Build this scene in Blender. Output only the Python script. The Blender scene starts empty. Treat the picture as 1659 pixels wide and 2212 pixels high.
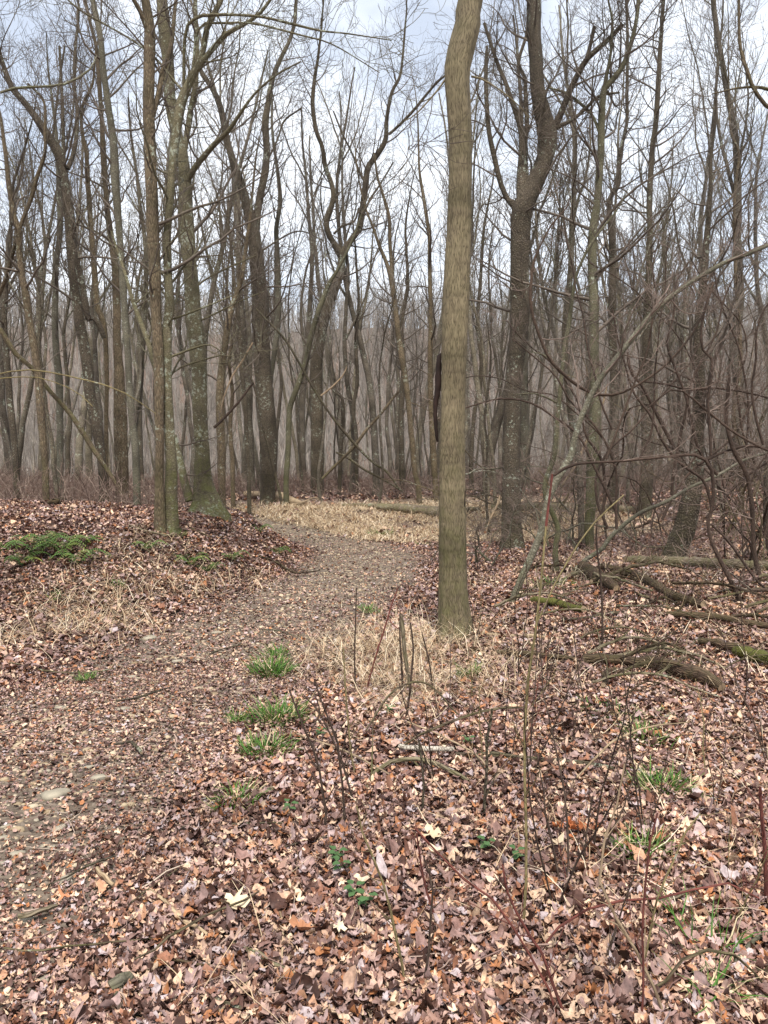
import bpy, math, numpy as np
from mathutils import Vector
# ---------------------------------------------------------------- camera, world, sun
SC = bpy.context.scene
COL = SC.collection
F = 1661.0; CX = 829.5; CY = 1106.0; PITCH = math.radians(3.0); CAMZ = 1.6
cam_d = bpy.data.cameras.new('camera'); cam = bpy.data.objects.new('camera', cam_d); COL.objects.link(cam)
cam_d.sensor_fit = 'VERTICAL'; cam_d.sensor_height = 24.0; cam_d.lens = 24.0*F/2212.0
cam_d.clip_start = 0.05; cam_d.clip_end = 3000
cam.location = (0, 0, CAMZ); cam.rotation_euler = (math.radians(90)-PITCH, 0, 0)
SC.camera = cam
SUN_EL, SUN_AZ = math.radians(60), math.radians(178)      # azimuth clockwise from +Y: high behind the camera
W = bpy.data.worlds.new('World'); SC.world = W; W.use_nodes = True
nt = W.node_tree; N = nt.nodes; L = nt.links
bg = N['Background']; bg.inputs['Strength'].default_value = 0.1
sky = N.new('ShaderNodeTexSky'); sky.sky_type = 'NISHITA'; sky.sun_disc = False
sky.sun_elevation = SUN_EL; sky.sun_rotation = SUN_AZ; sky.dust_density = 1.5
tc = N.new('ShaderNodeTexCoord'); mp = N.new('ShaderNodeMapping'); mp.inputs['Scale'].default_value = (1.0, 1.0, 2.2)
nz = N.new('ShaderNodeTexNoise'); nz.inputs['Scale'].default_value = 2.1; nz.inputs['Detail'].default_value = 6; nz.inputs['Roughness'].default_value = .55
L.new(tc.outputs['Generated'], mp.inputs['Vector']); L.new(mp.outputs[0], nz.inputs['Vector'])
rp = N.new('ShaderNodeValToRGB'); L.new(nz.outputs['Fac'], rp.inputs['Fac'])
rp.color_ramp.elements[0].position = .42; rp.color_ramp.elements[0].color = (.42, .42, .42, 1)
rp.color_ramp.elements[1].position = .58; rp.color_ramp.elements[1].color = (.97, .97, .97, 1)
mx = N.new('ShaderNodeMix'); mx.data_type = 'RGBA'
L.new(rp.outputs['Color'], mx.inputs['Factor']); nz.inputs['Distortion'].default_value = .4; L.new(sky.outputs[0], mx.inputs['A']); mx.inputs['B'].default_value = (8.2, 8.6, 9.2, 1)
L.new(mx.outputs['Result'], bg.inputs['Color'])
sun_d = bpy.data.lights.new('sun', 'SUN'); sun_d.energy = 3.2; sun_d.angle = math.radians(9); sun_d.color = (1, .96, .9)
sun = bpy.data.objects.new('sun', sun_d); COL.objects.link(sun)
sdir = Vector((math.sin(SUN_AZ)*math.cos(SUN_EL), math.cos(SUN_AZ)*math.cos(SUN_EL), math.sin(SUN_EL)))
sun.rotation_euler = sdir.to_track_quat('Z', 'Y').to_euler()
SC.view_settings.view_transform = 'Standard'; SC.view_settings.look = 'None'
SC.view_settings.exposure = 0.78; SC.view_settings.gamma = 1
SC.render.engine = 'CYCLES'
SC.cycles.use_denoising = True; SC.cycles.denoising_input_passes = 'RGB_ALBEDO_NORMAL'
SC.cycles.max_bounces = 4; SC.cycles.diffuse_bounces = 3; SC.cycles.glossy_bounces = 1; SC.cycles.transparent_max_bounces = 4
SC.cycles.sample_clamp_indirect = 2

# ---------------------------------------------------------------- numeric helpers
rng = np.random.default_rng(7)
def S(t):
    t = np.clip(t, 0, 1); return t*t*(3-2*t)
def h2(ix, iy, s):
    v = np.sin(ix*127.1+iy*311.7+s*74.7)*43758.5453; return v-np.floor(v)
def vn(x, y, sc, s=0):
    x = np.asarray(x, float)*sc; y = np.asarray(y, float)*sc
    ix = np.floor(x); iy = np.floor(y); fx = S(x-ix); fy = S(y-iy)
    a = h2(ix, iy, s); b = h2(ix+1, iy, s); c = h2(ix, iy+1, s); d = h2(ix+1, iy+1, s)
    return (a*(1-fx)+b*fx)*(1-fy)+(c*(1-fx)+d*fx)*fy
TY = np.array([-3, 2, 5, 7.8, 11.5, 15, 17, 19, 21, 23.5, 27, 40, 60]); TX = np.array([-2.4, -2.1, -1.8, -1.2, -.45, -.3, -.9, -2.2, -4.0, -6.8, -11, -27, -50])
def trail_x(y): return np.interp(y, TY, TX)
def H(x, y):
    x = np.asarray(x, float); y = np.asarray(y, float)
    Lf = trail_x(y)-1.15-x
    z = .80*S(Lf/1.75+.05)*S((y-7.6)/3.6)*(1-.45*S((y-14.5)/5))
    z = z+.055*np.clip(Lf-2.2, 0, 12)*S((y-7)/5)
    z = z+.62*S((y-17)/9)
    R = x-trail_x(y)-1.4
    z = z+.06*S(R/1.5)+.02*np.clip(R-3, 0, 20)*S((y-6)/8)
    z = z-10*S((y-42)/65)+(62+9*vn(x, y, .012, 3)+4*vn(x, y, .035, 4))*S((y-95)/245)
    off = S((np.abs(Lf+1.15)-1.0)/1.2)
    z = z+(vn(x, y, .35, 1)-.5)*.16*off+(vn(x, y, 1.3, 2)-.5)*.07*(.35+.65*off)+(vn(x, y, 4.5, 5)-.5)*.025
    return z
Z0 = float(H(0, 0))
def ray(u, v):
    dx = (u-CX)/F; dz = (CY-v)/F
    return np.array([dx, math.cos(PITCH)+dz*math.sin(PITCH), -math.sin(PITCH)+dz*math.cos(PITCH)])
def hit(u, v):
    d = ray(u, v); t = np.arange(1.2, 90, .01)
    z = CAMZ+d[2]*t-H(d[0]*t, d[1]*t)
    k = np.argmax(z < 0) if (z < 0).any() else len(t)-1
    return np.array([d[0]*t[k], d[1]*t[k], float(H(d[0]*t[k], d[1]*t[k]))])
def at(u, v, Y):
    d = ray(u, v); return np.array([0, 0, CAMZ])+d*(Y/d[1])
def P3(s): return np.array([[float(c) for c in q.split(',')] for q in s.split()])

# ---------------------------------------------------------------- mesh builders
def mesh(name, V, Fq, mat, attr=None, uv=None, smooth=True):
    me = bpy.data.meshes.new(name); V = np.asarray(V, np.float32); Fq = np.asarray(Fq, np.int32); k = Fq.shape[1]
    me.vertices.add(len(V)); me.vertices.foreach_set('co', V.ravel())
    me.loops.add(Fq.size); me.loops.foreach_set('vertex_index', Fq.ravel())
    me.polygons.add(len(Fq)); me.polygons.foreach_set('loop_start', np.arange(0, Fq.size, k, dtype=np.int32))
    me.polygons.foreach_set('use_smooth', np.full(len(Fq), smooth))
    if attr is not None:
        a = me.attributes.new('rnd', 'FLOAT', 'FACE'); a.data.foreach_set('value', np.asarray(attr, np.float32))
    if uv is not None:
        u = me.uv_layers.new(name='UVMap'); u.data.foreach_set('uv', np.asarray(uv, np.float32).ravel())
    me.materials.append(mat); me.update(calc_edges=True); return me
def norm(v): return v/np.maximum(np.linalg.norm(v, axis=-1, keepdims=True), 1e-9)
def tube_arrays(P, R, k, uv=False, jit=0):
    """P (M,N,3), R (M,N) -> verts, quads"""
    M, n, _ = P.shape
    T = np.empty_like(P); T[:, 1:-1] = P[:, 2:]-P[:, :-2]; T[:, 0] = P[:, 1]-P[:, 0]; T[:, -1] = P[:, -1]-P[:, -2]; T = norm(T)
    ref = np.zeros_like(T); mt = T.mean(1); big = np.abs(mt[:, 1]) > .8
    ref[..., 1] = 1.0; ref[big] = (0.3, 0, 1.0)
    A = norm(np.cross(ref, T)); B = np.cross(T, A)
    a = np.arange(k)*2*np.pi/k
    c = np.cos(a)[None, None, :, None]; s = np.sin(a)[None, None, :, None]
    RR = R[:, :, None, None]
    if jit: RR = RR*(1+jit*(rng.random((M, n, k, 1))-.5))
    V = P[:, :, None]+RR*(c*A[:, :, None]+s*B[:, :, None])
    base = (np.arange(M)*n*k)[:, None, None]; i = np.arange(n-1)[None, :, None]; j = np.arange(k)[None, None, :]; j2 = (j+1) % k
    q = np.stack([base+i*k+j, base+i*k+j2, base+(i+1)*k+j2, base+(i+1)*k+j], -1).reshape(-1, 4)
    out = [V.reshape(-1, 3), q]
    if uv:
        ln = np.concatenate([np.zeros((M, 1)), np.cumsum(np.linalg.norm(np.diff(P, axis=1), axis=-1), 1)], 1)
        circ = 2*np.pi*R[:, :].mean(1)
        u0 = (np.arange(k)/k)[None, None, :]*circ[:, None, None]+np.zeros((1, n-1, 1)); u1 = ((np.arange(k)+1)/k)[None, None, :]*circ[:, None, None]+np.zeros((1, n-1, 1))
        v0 = ln[:, :-1, None]+np.zeros((1, 1, k)); v1 = ln[:, 1:, None]+np.zeros((1, 1, k))
        out.append(np.stack([np.stack([u0, v0], -1), np.stack([u1, v0], -1), np.stack([u1, v1], -1), np.stack([u0, v1], -1)], -2).reshape(-1, 2))
    return out
def join(parts):
    V = []; Q = []; o = 0
    for v, q in parts:
        V.append(v); Q.append(q+o); o += len(v)
    return np.concatenate(V), np.concatenate(Q)
def resample(P, R, n):
    """Catmull-Rom resample of a polyline"""
    P = np.asarray(P, float); R = np.asarray(R, float)
    D = np.concatenate([P, R[:, None]], 1)
    D = np.concatenate([[2*D[0]-D[1]], D, [2*D[-1]-D[-2]]])
    m = len(P)-1
    d = np.concatenate([[0], np.cumsum(np.linalg.norm(np.diff(P, axis=0), axis=1))]); g = np.linspace(0, d[-1], n)
    u = np.interp(g, d, np.arange(m+1)); k = np.minimum(u.astype(int), m-1); t = (u-k)[:, None]
    p0, p1, p2, p3 = D[k], D[k+1], D[k+2], D[k+3]
    C = .5*((2*p1)+(-p0+p2)*t+(2*p0-5*p1+4*p2-p3)*t*t+(-p0+3*p1-3*p2+p3)*t**3)
    return C[:, :3], np.maximum(C[:, 3], .0015)
def grow(P, R, n, t0, t1, ang, ln, N, up=.1, wig=.16, rmin=.0025, rfac=.55, r=None, abslen=True, flat=0):
    """children of polylines P (M,N0,3): n each; returns (M*n,N,3), (M*n,N)"""
    r = r or rng
    M, N0, _ = P.shape; K = M*n
    t = t0+(t1-t0)*((np.arange(n)[None, :]+r.random((M, n)))/n); t = t.ravel()
    src = np.repeat(np.arange(M), n); x = t*(N0-1); k = np.minimum(x.astype(int), N0-2); f = (x-k)[:, None]
    p = P[src, k]*(1-f)+P[src, k+1]*f; T = norm(P[src, k+1]-P[src, k]); r0 = (R[src, k]*(1-f[:, 0])+R[src, k+1]*f[:, 0])
    v = r.normal(size=(K, 3)); v[:, 2] *= (1-flat); perp = norm(v-T*(v*T).sum(1, keepdims=True))
    a = ang*(.65+.7*r.random(K)); d = norm(np.cos(a)[:, None]*T+np.sin(a)[:, None]*perp)
    l = ln*(.45+.9*r.random(K))*(1.1-.5*t)
    if not abslen: l = l*np.linalg.norm(P[src, -1]-P[src, 0], axis=1)
    st = (l/(N-1))[:, None]
    out = np.empty((K, N, 3)); out[:, 0] = p
    for i in range(1, N):
        d = norm(d+wig*r.normal(size=(K, 3))+np.array([0, 0, up])); out[:, i] = out[:, i-1]+d*st
    rb = np.minimum(r0*rfac, .004+l*.012)
    RR = rb[:, None]*(1-.8*np.linspace(0, 1, N)[None, :]); RR = np.maximum(RR, rmin)
    return out, RR
def obj(name, me, parent=None, **kw):
    o = bpy.data.objects.new(name, me); COL.objects.link(o)
    if parent is not None: o.parent = parent
    for k, v in kw.items(): o[k] = v
    return o
def root(name, loc, label, cat, group=None):
    o = bpy.data.objects.new(name, None); COL.objects.link(o); o.location = loc; o.empty_display_size = .2
    o['label'] = label; o['category'] = cat
    if group: o['group'] = group
    return o

# ---------------------------------------------------------------- materials
def new_mat(name, rough=.9):
    m = bpy.data.materials.new(name); m.use_nodes = True; n = m.node_tree.nodes; b = n['Principled BSDF']
    b.inputs['Roughness'].default_value = rough; b.inputs['Specular IOR Level'].default_value = .25
    return m, n, m.node_tree.links, b
def ramp(n, stops, interp='LINEAR'):
    r = n.new('ShaderNodeValToRGB'); e = r.color_ramp.elements; r.color_ramp.interpolation = interp
    while len(e) < len(stops): e.new(.5)
    for k, (p, c) in enumerate(stops): e[k].position = p; e[k].color = (*c, 1)
    return r
def noise(n, l, vec, sc, det=3, rough=.5):
    t = n.new('ShaderNodeTexNoise'); t.inputs['Scale'].default_value = sc; t.inputs['Detail'].default_value = det; t.inputs['Roughness'].default_value = rough
    if vec is not None: l.new(vec, t.inputs['Vector'])
    return t.outputs['Fac']
def mixc(n, l, f, a, b):
    m = n.new('ShaderNodeMix'); m.data_type = 'RGBA'
    for s, k in ((f, 'Factor'), (a, 'A'), (b, 'B')):
        if isinstance(s, (int, float)): m.inputs[k].default_value = s
        elif isinstance(s, tuple): m.inputs[k].default_value = (*s, 1)
        else: l.new(s, m.inputs[k])
    return m.outputs['Result']
def mth(n, l, op, a, b=0.0):
    m = n.new('ShaderNodeMath'); m.operation = op; m.use_clamp = op in ('MULTIPLY',)
    for i, s in enumerate((a, b)):
        if isinstance(s, (int, float)): m.inputs[i].default_value = s
        else: l.new(s, m.inputs[i])
    return m.outputs[0]
def bark(name, ridge, groove, pitch=.02, stretch=5, moss=0.3, lichen=.15, deep=.6, uv=True, mossh=1.2):
    m, n, l, b = new_mat(name, .92); t = n.new('ShaderNodeTexCoord'); mp = n.new('ShaderNodeMapping'); L0 = l
    src = t.outputs['UV'] if uv else t.outputs['Object']
    wob = n.new('ShaderNodeTexNoise'); wob.inputs['Scale'].default_value = 9; wob.inputs['Detail'].default_value = 2; l.new(src, wob.inputs['Vector'])
    ad = n.new('ShaderNodeVectorMath'); ad.operation = 'MULTIPLY_ADD'; l.new(wob.outputs['Color'], ad.inputs[0]); ad.inputs[1].default_value = (.035, .02, .0); l.new(src, ad.inputs[2])
    l.new(ad.outputs[0], mp.inputs['Vector'])
    s = 1/pitch; mp.inputs['Scale'].default_value = (s, s/stretch, s) if uv else (s, s, s/stretch)
    rdg = stretch > 8
    vo = n.new('ShaderNodeTexVoronoi'); vo.feature = 'DISTANCE_TO_EDGE'; vo.inputs['Scale'].default_value = 1; l.new(mp.outputs[0], vo.inputs['Vector'])
    fine = noise(n, l, mp.outputs[0], 2.6, 4, .65)
    if rdg:   # furrows where a stretched noise crosses its middle: interlacing ridges of uneven length
        a1 = mth(n, l, 'MULTIPLY', mth(n, l, 'ABSOLUTE', mth(n, l, 'SUBTRACT', noise(n, l, mp.outputs[0], .62, 2, .5), .5)), 7.0)
        a2 = mth(n, l, 'MULTIPLY', mth(n, l, 'ABSOLUTE', mth(n, l, 'SUBTRACT', noise(n, l, mp.outputs[0], 1.15, 2, .5), .5)), 5.0)
        hgt = mth(n, l, 'ADD', mth(n, l, 'ADD', mth(n, l, 'MULTIPLY', a1, .5), mth(n, l, 'MULTIPLY', a2, .42)), mth(n, l, 'MULTIPLY', fine, .25))
    else: hgt = mth(n, l, 'ADD', mth(n, l, 'MULTIPLY', vo.outputs['Distance'], 2.6), mth(n, l, 'MULTIPLY', fine, .45))
    rr = ramp(n, [(.14 if rdg else .2, groove), (.36 if rdg else .42, tuple(.55*a+.45*g for a, g in zip(ridge, groove))), (.7, ridge)]); l.new(hgt, rr.inputs['Fac'])
    col = rr.outputs['Color']
    obc = t.outputs['Object']
    # broad patches of tone along the stem
    pt = noise(n, l, obc, 1.7, 3); pr = ramp(n, [(.35, (.62, .6, .56)), (.65, (1.25, 1.22, 1.15))]); l.new(pt, pr.inputs['Fac'])
    mm = n.new('ShaderNodeMix'); mm.data_type = 'RGBA'; mm.blend_type = 'MULTIPLY'; mm.inputs['Factor'].default_value = 1
    l.new(col, mm.inputs['A']); l.new(pr.outputs['Color'], mm.inputs['B']); col = mm.outputs['Result']
    oi = n.new('ShaderNodeObjectInfo'); orr = ramp(n, [(0, (.75, .72, .72)), (.5, (1, 1, 1)), (1, (1.2, 1.2, 1.08))]); l.new(oi.outputs['Random'], orr.inputs['Fac'])
    mm = n.new('ShaderNodeMix'); mm.data_type = 'RGBA'; mm.blend_type = 'MULTIPLY'; mm.inputs['Factor'].default_value = 1 if not uv else .4
    l.new(col, mm.inputs['A']); l.new(orr.outputs['Color'], mm.inputs['B']); col = mm.outputs['Result']
    if lichen > 0:
        big = noise(n, l, obc, 1.6, 3); th = mth(n, l, 'GREATER_THAN', mth(n, l, 'ADD', mth(n, l, 'MULTIPLY', noise(n, l, obc, 15, 5, .72), .75), mth(n, l, 'MULTIPLY', big, .45)), .735-lichen*.35)
        col = mixc(n, l, mth(n, l, 'MULTIPLY', th, .75), col, (.34, .36, .28))
    if moss > 0:
        sp = n.new('ShaderNodeSeparateXYZ'); l.new(obc, sp.inputs[0])
        mr = n.new('ShaderNodeMapRange'); mr.inputs['From Min'].default_value = mossh; mr.inputs['From Max'].default_value = 0; mr.inputs['To Min'].default_value = moss*.25; mr.inputs['To Max'].default_value = moss; l.new(sp.outputs[2], mr.inputs['Value'])
        mo = ramp(n, [(.4, (0, 0, 0)), (.62, (1, 1, 1))]); l.new(noise(n, l, obc, 7, 4, .6), mo.inputs['Fac'])
        col = mixc(n, l, mth(n, l, 'MULTIPLY', mo.outputs['Color'], mr.outputs[0]), col, (.085, .092, .022))
    l.new(col, b.inputs['Base Color'])
    bp = n.new('ShaderNodeBump'); bp.inputs['Strength'].default_value = deep; bp.inputs['Distance'].default_value = pitch*.7
    l.new(hgt, bp.inputs['Height']); l.new(bp.outputs[0], b.inputs['Normal'])
    return m
def ramp_mat(name, stops, rough=.8, var=.25, scale=25, interp='LINEAR'):
    m, n, l, b = new_mat(name, rough); a = n.new('ShaderNodeAttribute'); a.attribute_name = 'rnd'
    r = ramp(n, stops, interp); l.new(a.outputs['Fac'], r.inputs['Fac'])
    t = n.new('ShaderNodeTexCoord'); f = noise(n, l, t.outputs['Object'], scale, 3, .6)
    v = ramp(n, [(.3, (1-var,)*3), (.7, (1+var,)*3)]); l.new(f, v.inputs['Fac'])
    mm = n.new('ShaderNodeMix'); mm.data_type = 'RGBA'; mm.blend_type = 'MULTIPLY'; mm.inputs['Factor'].default_value = 1
    l.new(r.outputs['Color'], mm.inputs['A']); l.new(v.outputs['Color'], mm.inputs['B']); l.new(mm.outputs['Result'], b.inputs['Base Color'])
    return m
M_ASH = bark('bark_ridged', (.215, .178, .115), (.05, .038, .024), .0075, 11, .45, .0, .9, True, 2.2)
M_DARK = bark('bark_dark', (.115, .093, .07), (.03, .023, .018), .022, 2.2, .25, .10, .8, True, 1.2)
M_SMOOTH = bark('bark_smooth', (.155, .135, .09), (.06, .05, .033), .03, .8, .75, .16, .35, True, 1.6)
M_BROWN = bark('bark_brown', (.155, .118, .08), (.05, .037, .025), .02, 5, .4, .06, .7, True, 1.2)
M_GREY = bark('bark_grey', (.15, .138, .108), (.07, .063, .048), .03, 1.2, .4, .09, .35, True, .8)
M_GREEN = bark('bark_green', (.125, .115, .078), (.055, .049, .034), .03, 1.2, .5, .08, .3, True, 3.0)
M_WOOD = bark('bark_far', (.165, .142, .115), (.05, .04, .031), .025, 4, .2, .12, .5, False, 1.0)
M_WOOD2 = bark('bark_far_dark', (.115, .095, .075), (.035, .028, .022), .025, 3, .3, .08, .5, False, 1.0)
M_VINE = bark('bark_vine', (.085, .058, .045), (.028, .018, .014), .012, 5, .0, .0, .6, True)
M_PALE = bark('wood_pale', (.38, .29, .20), (.15, .10, .065), .012, 9, .12, .0, .4, True, .6)
M_LOG = bark('log_rotten', (.10, .065, .045), (.028, .018, .012), .02, 6, .22, .0, .9, True, 2)
M_LOGG = bark('log_grey', (.25, .205, .15), (.07, .052, .036), .02, 6, .5, .05, .7, True, 2)
M_MOSS = bark('moss_cover', (.12, .125, .028), (.035, .035, .014), .012, 1, .0, .0, .9, True)
M_BIRCH = bark('bark_birch', (.5, .46, .4), (.10, .08, .06), .03, .5, .0, .0, .3, True)
M_RED = bark('stem_red', (.17, .055, .045), (.08, .03, .026), .01, 5, 0, 0, .2, True)
M_STEM = bark('stem_olive', (.24, .20, .10), (.11, .085, .045), .01, 3, 0, .08, .3, True)
def plain(name, col, var=.25, sc=3.0, rough=.85):
    m, n, l, b = new_mat(name, rough); t = n.new('ShaderNodeTexCoord'); f = noise(n, l, t.outputs['Object'], sc, 3)
    r = ramp(n, [(.3, tuple(c*(1-var) for c in col)), (.7, tuple(c*(1+var) for c in col))]); l.new(f, r.inputs['Fac']); l.new(r.outputs['Color'], b.inputs['Base Color']); return m
M_TWIG = plain('twig_brown', (.105, .083, .064), .35, 2)
M_TWIGG = plain('twig_grey', (.19, .165, .14), .3, 2)
M_TWIGR = plain('twig_red', (.17, .125, .10), .35, 2)
M_TWIGO = plain('twig_olive', (.12, .105, .065), .3, 2)
LC = [(.035, .018, .012), (.20, .135, .115), (.09, .045, .03), (.30, .215, .175), (.16, .08, .05), (.40, .28, .195), (.055, .03, .022), (.26, .185, .165), (.14, .09, .075), (.34, .20, .12), (.19, .12, .10), (.46, .34, .23), (.10, .06, .05), (.28, .21, .195), (.22, .11, .065), (.36, .26, .21), (.07, .04, .03), (.47, .36, .25), (.24, .155, .12), (.17, .12, .11), (.32, .25, .235), (.13, .07, .045), (.42, .30, .22), (.52, .42, .30), (.21, .14, .12), (.045, .025, .018), (.30, .14, .06), (.34, .30, .30)]
M_LEAF = ramp_mat('dead_leaves', [(k/len(LC), (c[0]*1.08+.004, c[1]*1.0, c[2]*1.0)) for k, c in enumerate(LC)], .55, .35, 60, 'CONSTANT')
def tone_patches(m, sc, lo, hi):   # multiplies the base colour by noise: darker and paler patches of litter
    n, l = m.node_tree.nodes, m.node_tree.links; b = n['Principled BSDF']; src = b.inputs['Base Color'].links[0].from_socket; t = n.new('ShaderNodeTexCoord')
    f = noise(n, l, t.outputs['Object'], sc, 4, .6); v = ramp(n, [(.32, (lo,)*3), (.66, (hi, hi*.99, hi*.96))]); l.new(f, v.inputs['Fac'])
    mm = n.new('ShaderNodeMix'); mm.data_type = 'RGBA'; mm.blend_type = 'MULTIPLY'; mm.inputs['Factor'].default_value = 1; l.new(src, mm.inputs['A']); l.new(v.outputs['Color'], mm.inputs['B']); l.new(mm.outputs['Result'], b.inputs['Base Color'])
tone_patches(M_LEAF, 1.3, .66, 1.3)
M_STRAW = ramp_mat('dead_grass', [(0, (.24, .15, .08)), (.4, (.45, .325, .20)), (.75, (.60, .47, .31)), (1, (.72, .62, .46))], .7, .2, 8)
M_GRASS = ramp_mat('green_grass', [(0, (.03, .08, .012)), (.6, (.065, .155, .02)), (.8, (.12, .19, .035)), (.9, (.42, .33, .17)), (1, (.5, .4, .24))], .6, .2, 8)
M_FERN = ramp_mat('fern_green', [(0, (.035, .075, .018)), (.6, (.085, .145, .03)), (1, (.19, .21, .045))], .6, .2, 8)
M_SEED = plain('seedling_green', (.06, .115, .04), .2, 9)
M_BRUSH = ramp_mat('brush_twigs', [(0, (.13, .07, .058)), (.5, (.25, .16, .13)), (.85, (.38, .28, .22)), (1, (.48, .39, .30))], .85, .2, 2)
M_BRUSHD = ramp_mat('brush_dark', [(0, (.09, .055, .045)), (.5, (.17, .115, .09)), (.85, (.26, .19, .15)), (1, (.36, .29, .22))], .85, .2, 2)
M_STONE = plain('stone', (.27, .235, .175), .25, 14); M_PEB = ramp_mat('pebbles', [(0, (.2, .14, .08)), (.5, (.36, .28, .18)), (1, (.42, .35, .25))], .8, .2, 20)
M_HEART = plain('torn_wood', (.022, .012, .009), .5, 9); M_ORG = plain('leaf_orange', (.34, .11, .04), .45, 30)
def ground_mat(name, a, b_, c, sc):
    m, n, l, b = new_mat(name, .95); t = n.new('ShaderNodeTexCoord'); v = n.new('ShaderNodeTexVoronoi'); v.inputs['Scale'].default_value = sc; l.new(t.outputs['Object'], v.inputs['Vector'])
    sp = n.new('ShaderNodeSeparateColor'); l.new(v.outputs['Color'], sp.inputs[0])
    r = ramp(n, [(0, a), (.5, b_), (1, c)]); l.new(sp.outputs[0], r.inputs['Fac'])
    f = noise(n, l, t.outputs['Object'], 1.1, 4); col = mixc(n, l, mth(n, l, 'MULTIPLY', f, .8), r.outputs['Color'], tuple(x*.6 for x in b_)); l.new(col, b.inputs['Base Color'])
    bp = n.new('ShaderNodeBump'); bp.inputs['Distance'].default_value = .02; bp.inputs['Strength'].default_value = .8
    l.new(mth(n, l, 'ADD', v.outputs['Distance'], noise(n, l, t.outputs['Object'], 30, 4)), bp.inputs['Height']); l.new(bp.outputs[0], b.inputs['Normal']); return m
M_GROUND = ground_mat('forest_floor', (.07, .042, .03), (.17, .115, .085), (.27, .195, .15), 22)
M_TRAIL = ground_mat('trail_mud', (.085, .062, .045), (.17, .13, .095), (.27, .215, .165), 38)

# ---------------------------------------------------------------- ground and trail
def axis(a, b, d, far, grow_=1.06):
    v = list(np.arange(a, b+1e-6, d)); s = d
    while v[-1] < far: s *= grow_; v.append(v[-1]+s)
    return v
xr = axis(0, 9, .12, 420); xs = np.array([-v for v in xr[:0:-1]]+xr); ys = np.array([-v for v in axis(0, 2, .3, 30, 1.2)[:0:-1]]+axis(0, 26, .12, 620, 1.035))
X, Y = np.meshgrid(xs, ys); V = np.stack([X, Y, H(X, Y)], -1).reshape(-1, 3)
nx, ny = len(xs), len(ys); i, j = np.meshgrid(np.arange(nx-1), np.arange(ny-1)); q = (j*nx+i).ravel(); Q = np.stack([q, q+1, q+nx+1, q+nx], -1)
obj('ground', mesh('ground', V, Q, M_GROUND), kind='structure')
cc = V[Q].mean(1); tw = 1.25+.25*vn(cc[:, 0], cc[:, 1], 1.1, 9)
sel = (np.abs(cc[:, 0]-trail_x(cc[:, 1])) < tw) & (cc[:, 1] > -3) & (cc[:, 1] < 45)
used, inv = np.unique(Q[sel], return_inverse=True)
obj('trail', mesh('trail', V[used]+[0, 0, .004], inv.reshape(-1, 4), M_TRAIL), kind='structure')

# ---------------------------------------------------------------- leaf litter
def leaf_template(kind, r):
    if kind == 0: n = 20; a = np.linspace(0, 2*np.pi, n, endpoint=False); rad = .5*(.42+.58*np.abs(np.cos(2.5*a))**1.1)*(1-.15*np.cos(a-np.pi))*(.88+.24*r.random(n))
    elif kind == 1: n = 20; a = np.linspace(0, 2*np.pi, n, endpoint=False); rad = .5/np.sqrt(np.cos(a)**2+(np.sin(a)/.5)**2)*(1+.22*np.cos(7*a+1))*(.9+.2*r.random(n))
    elif kind == 2: n = 12; a = np.linspace(0, 2*np.pi, n, endpoint=False); rad = .5/np.sqrt(np.cos(a)**2+(np.sin(a)/.5)**2)*(.92+.16*r.random(n)); rad[0] *= 1.2
    elif kind == 4: n = 14; a = np.linspace(0, 2*np.pi, n, endpoint=False); rad = .30+.2*r.random(n); rad = .5*(rad+np.roll(rad, 1))*(1+.5*(np.abs(a-r.random()*6) < .7))
    else: n = 7; a = np.linspace(0, 2*np.pi, n, endpoint=False); rad = .3+.22*r.random(n)
    return np.concatenate([[[0, 0]], np.stack([rad*np.cos(a), rad*np.sin(a)], 1)])
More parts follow.
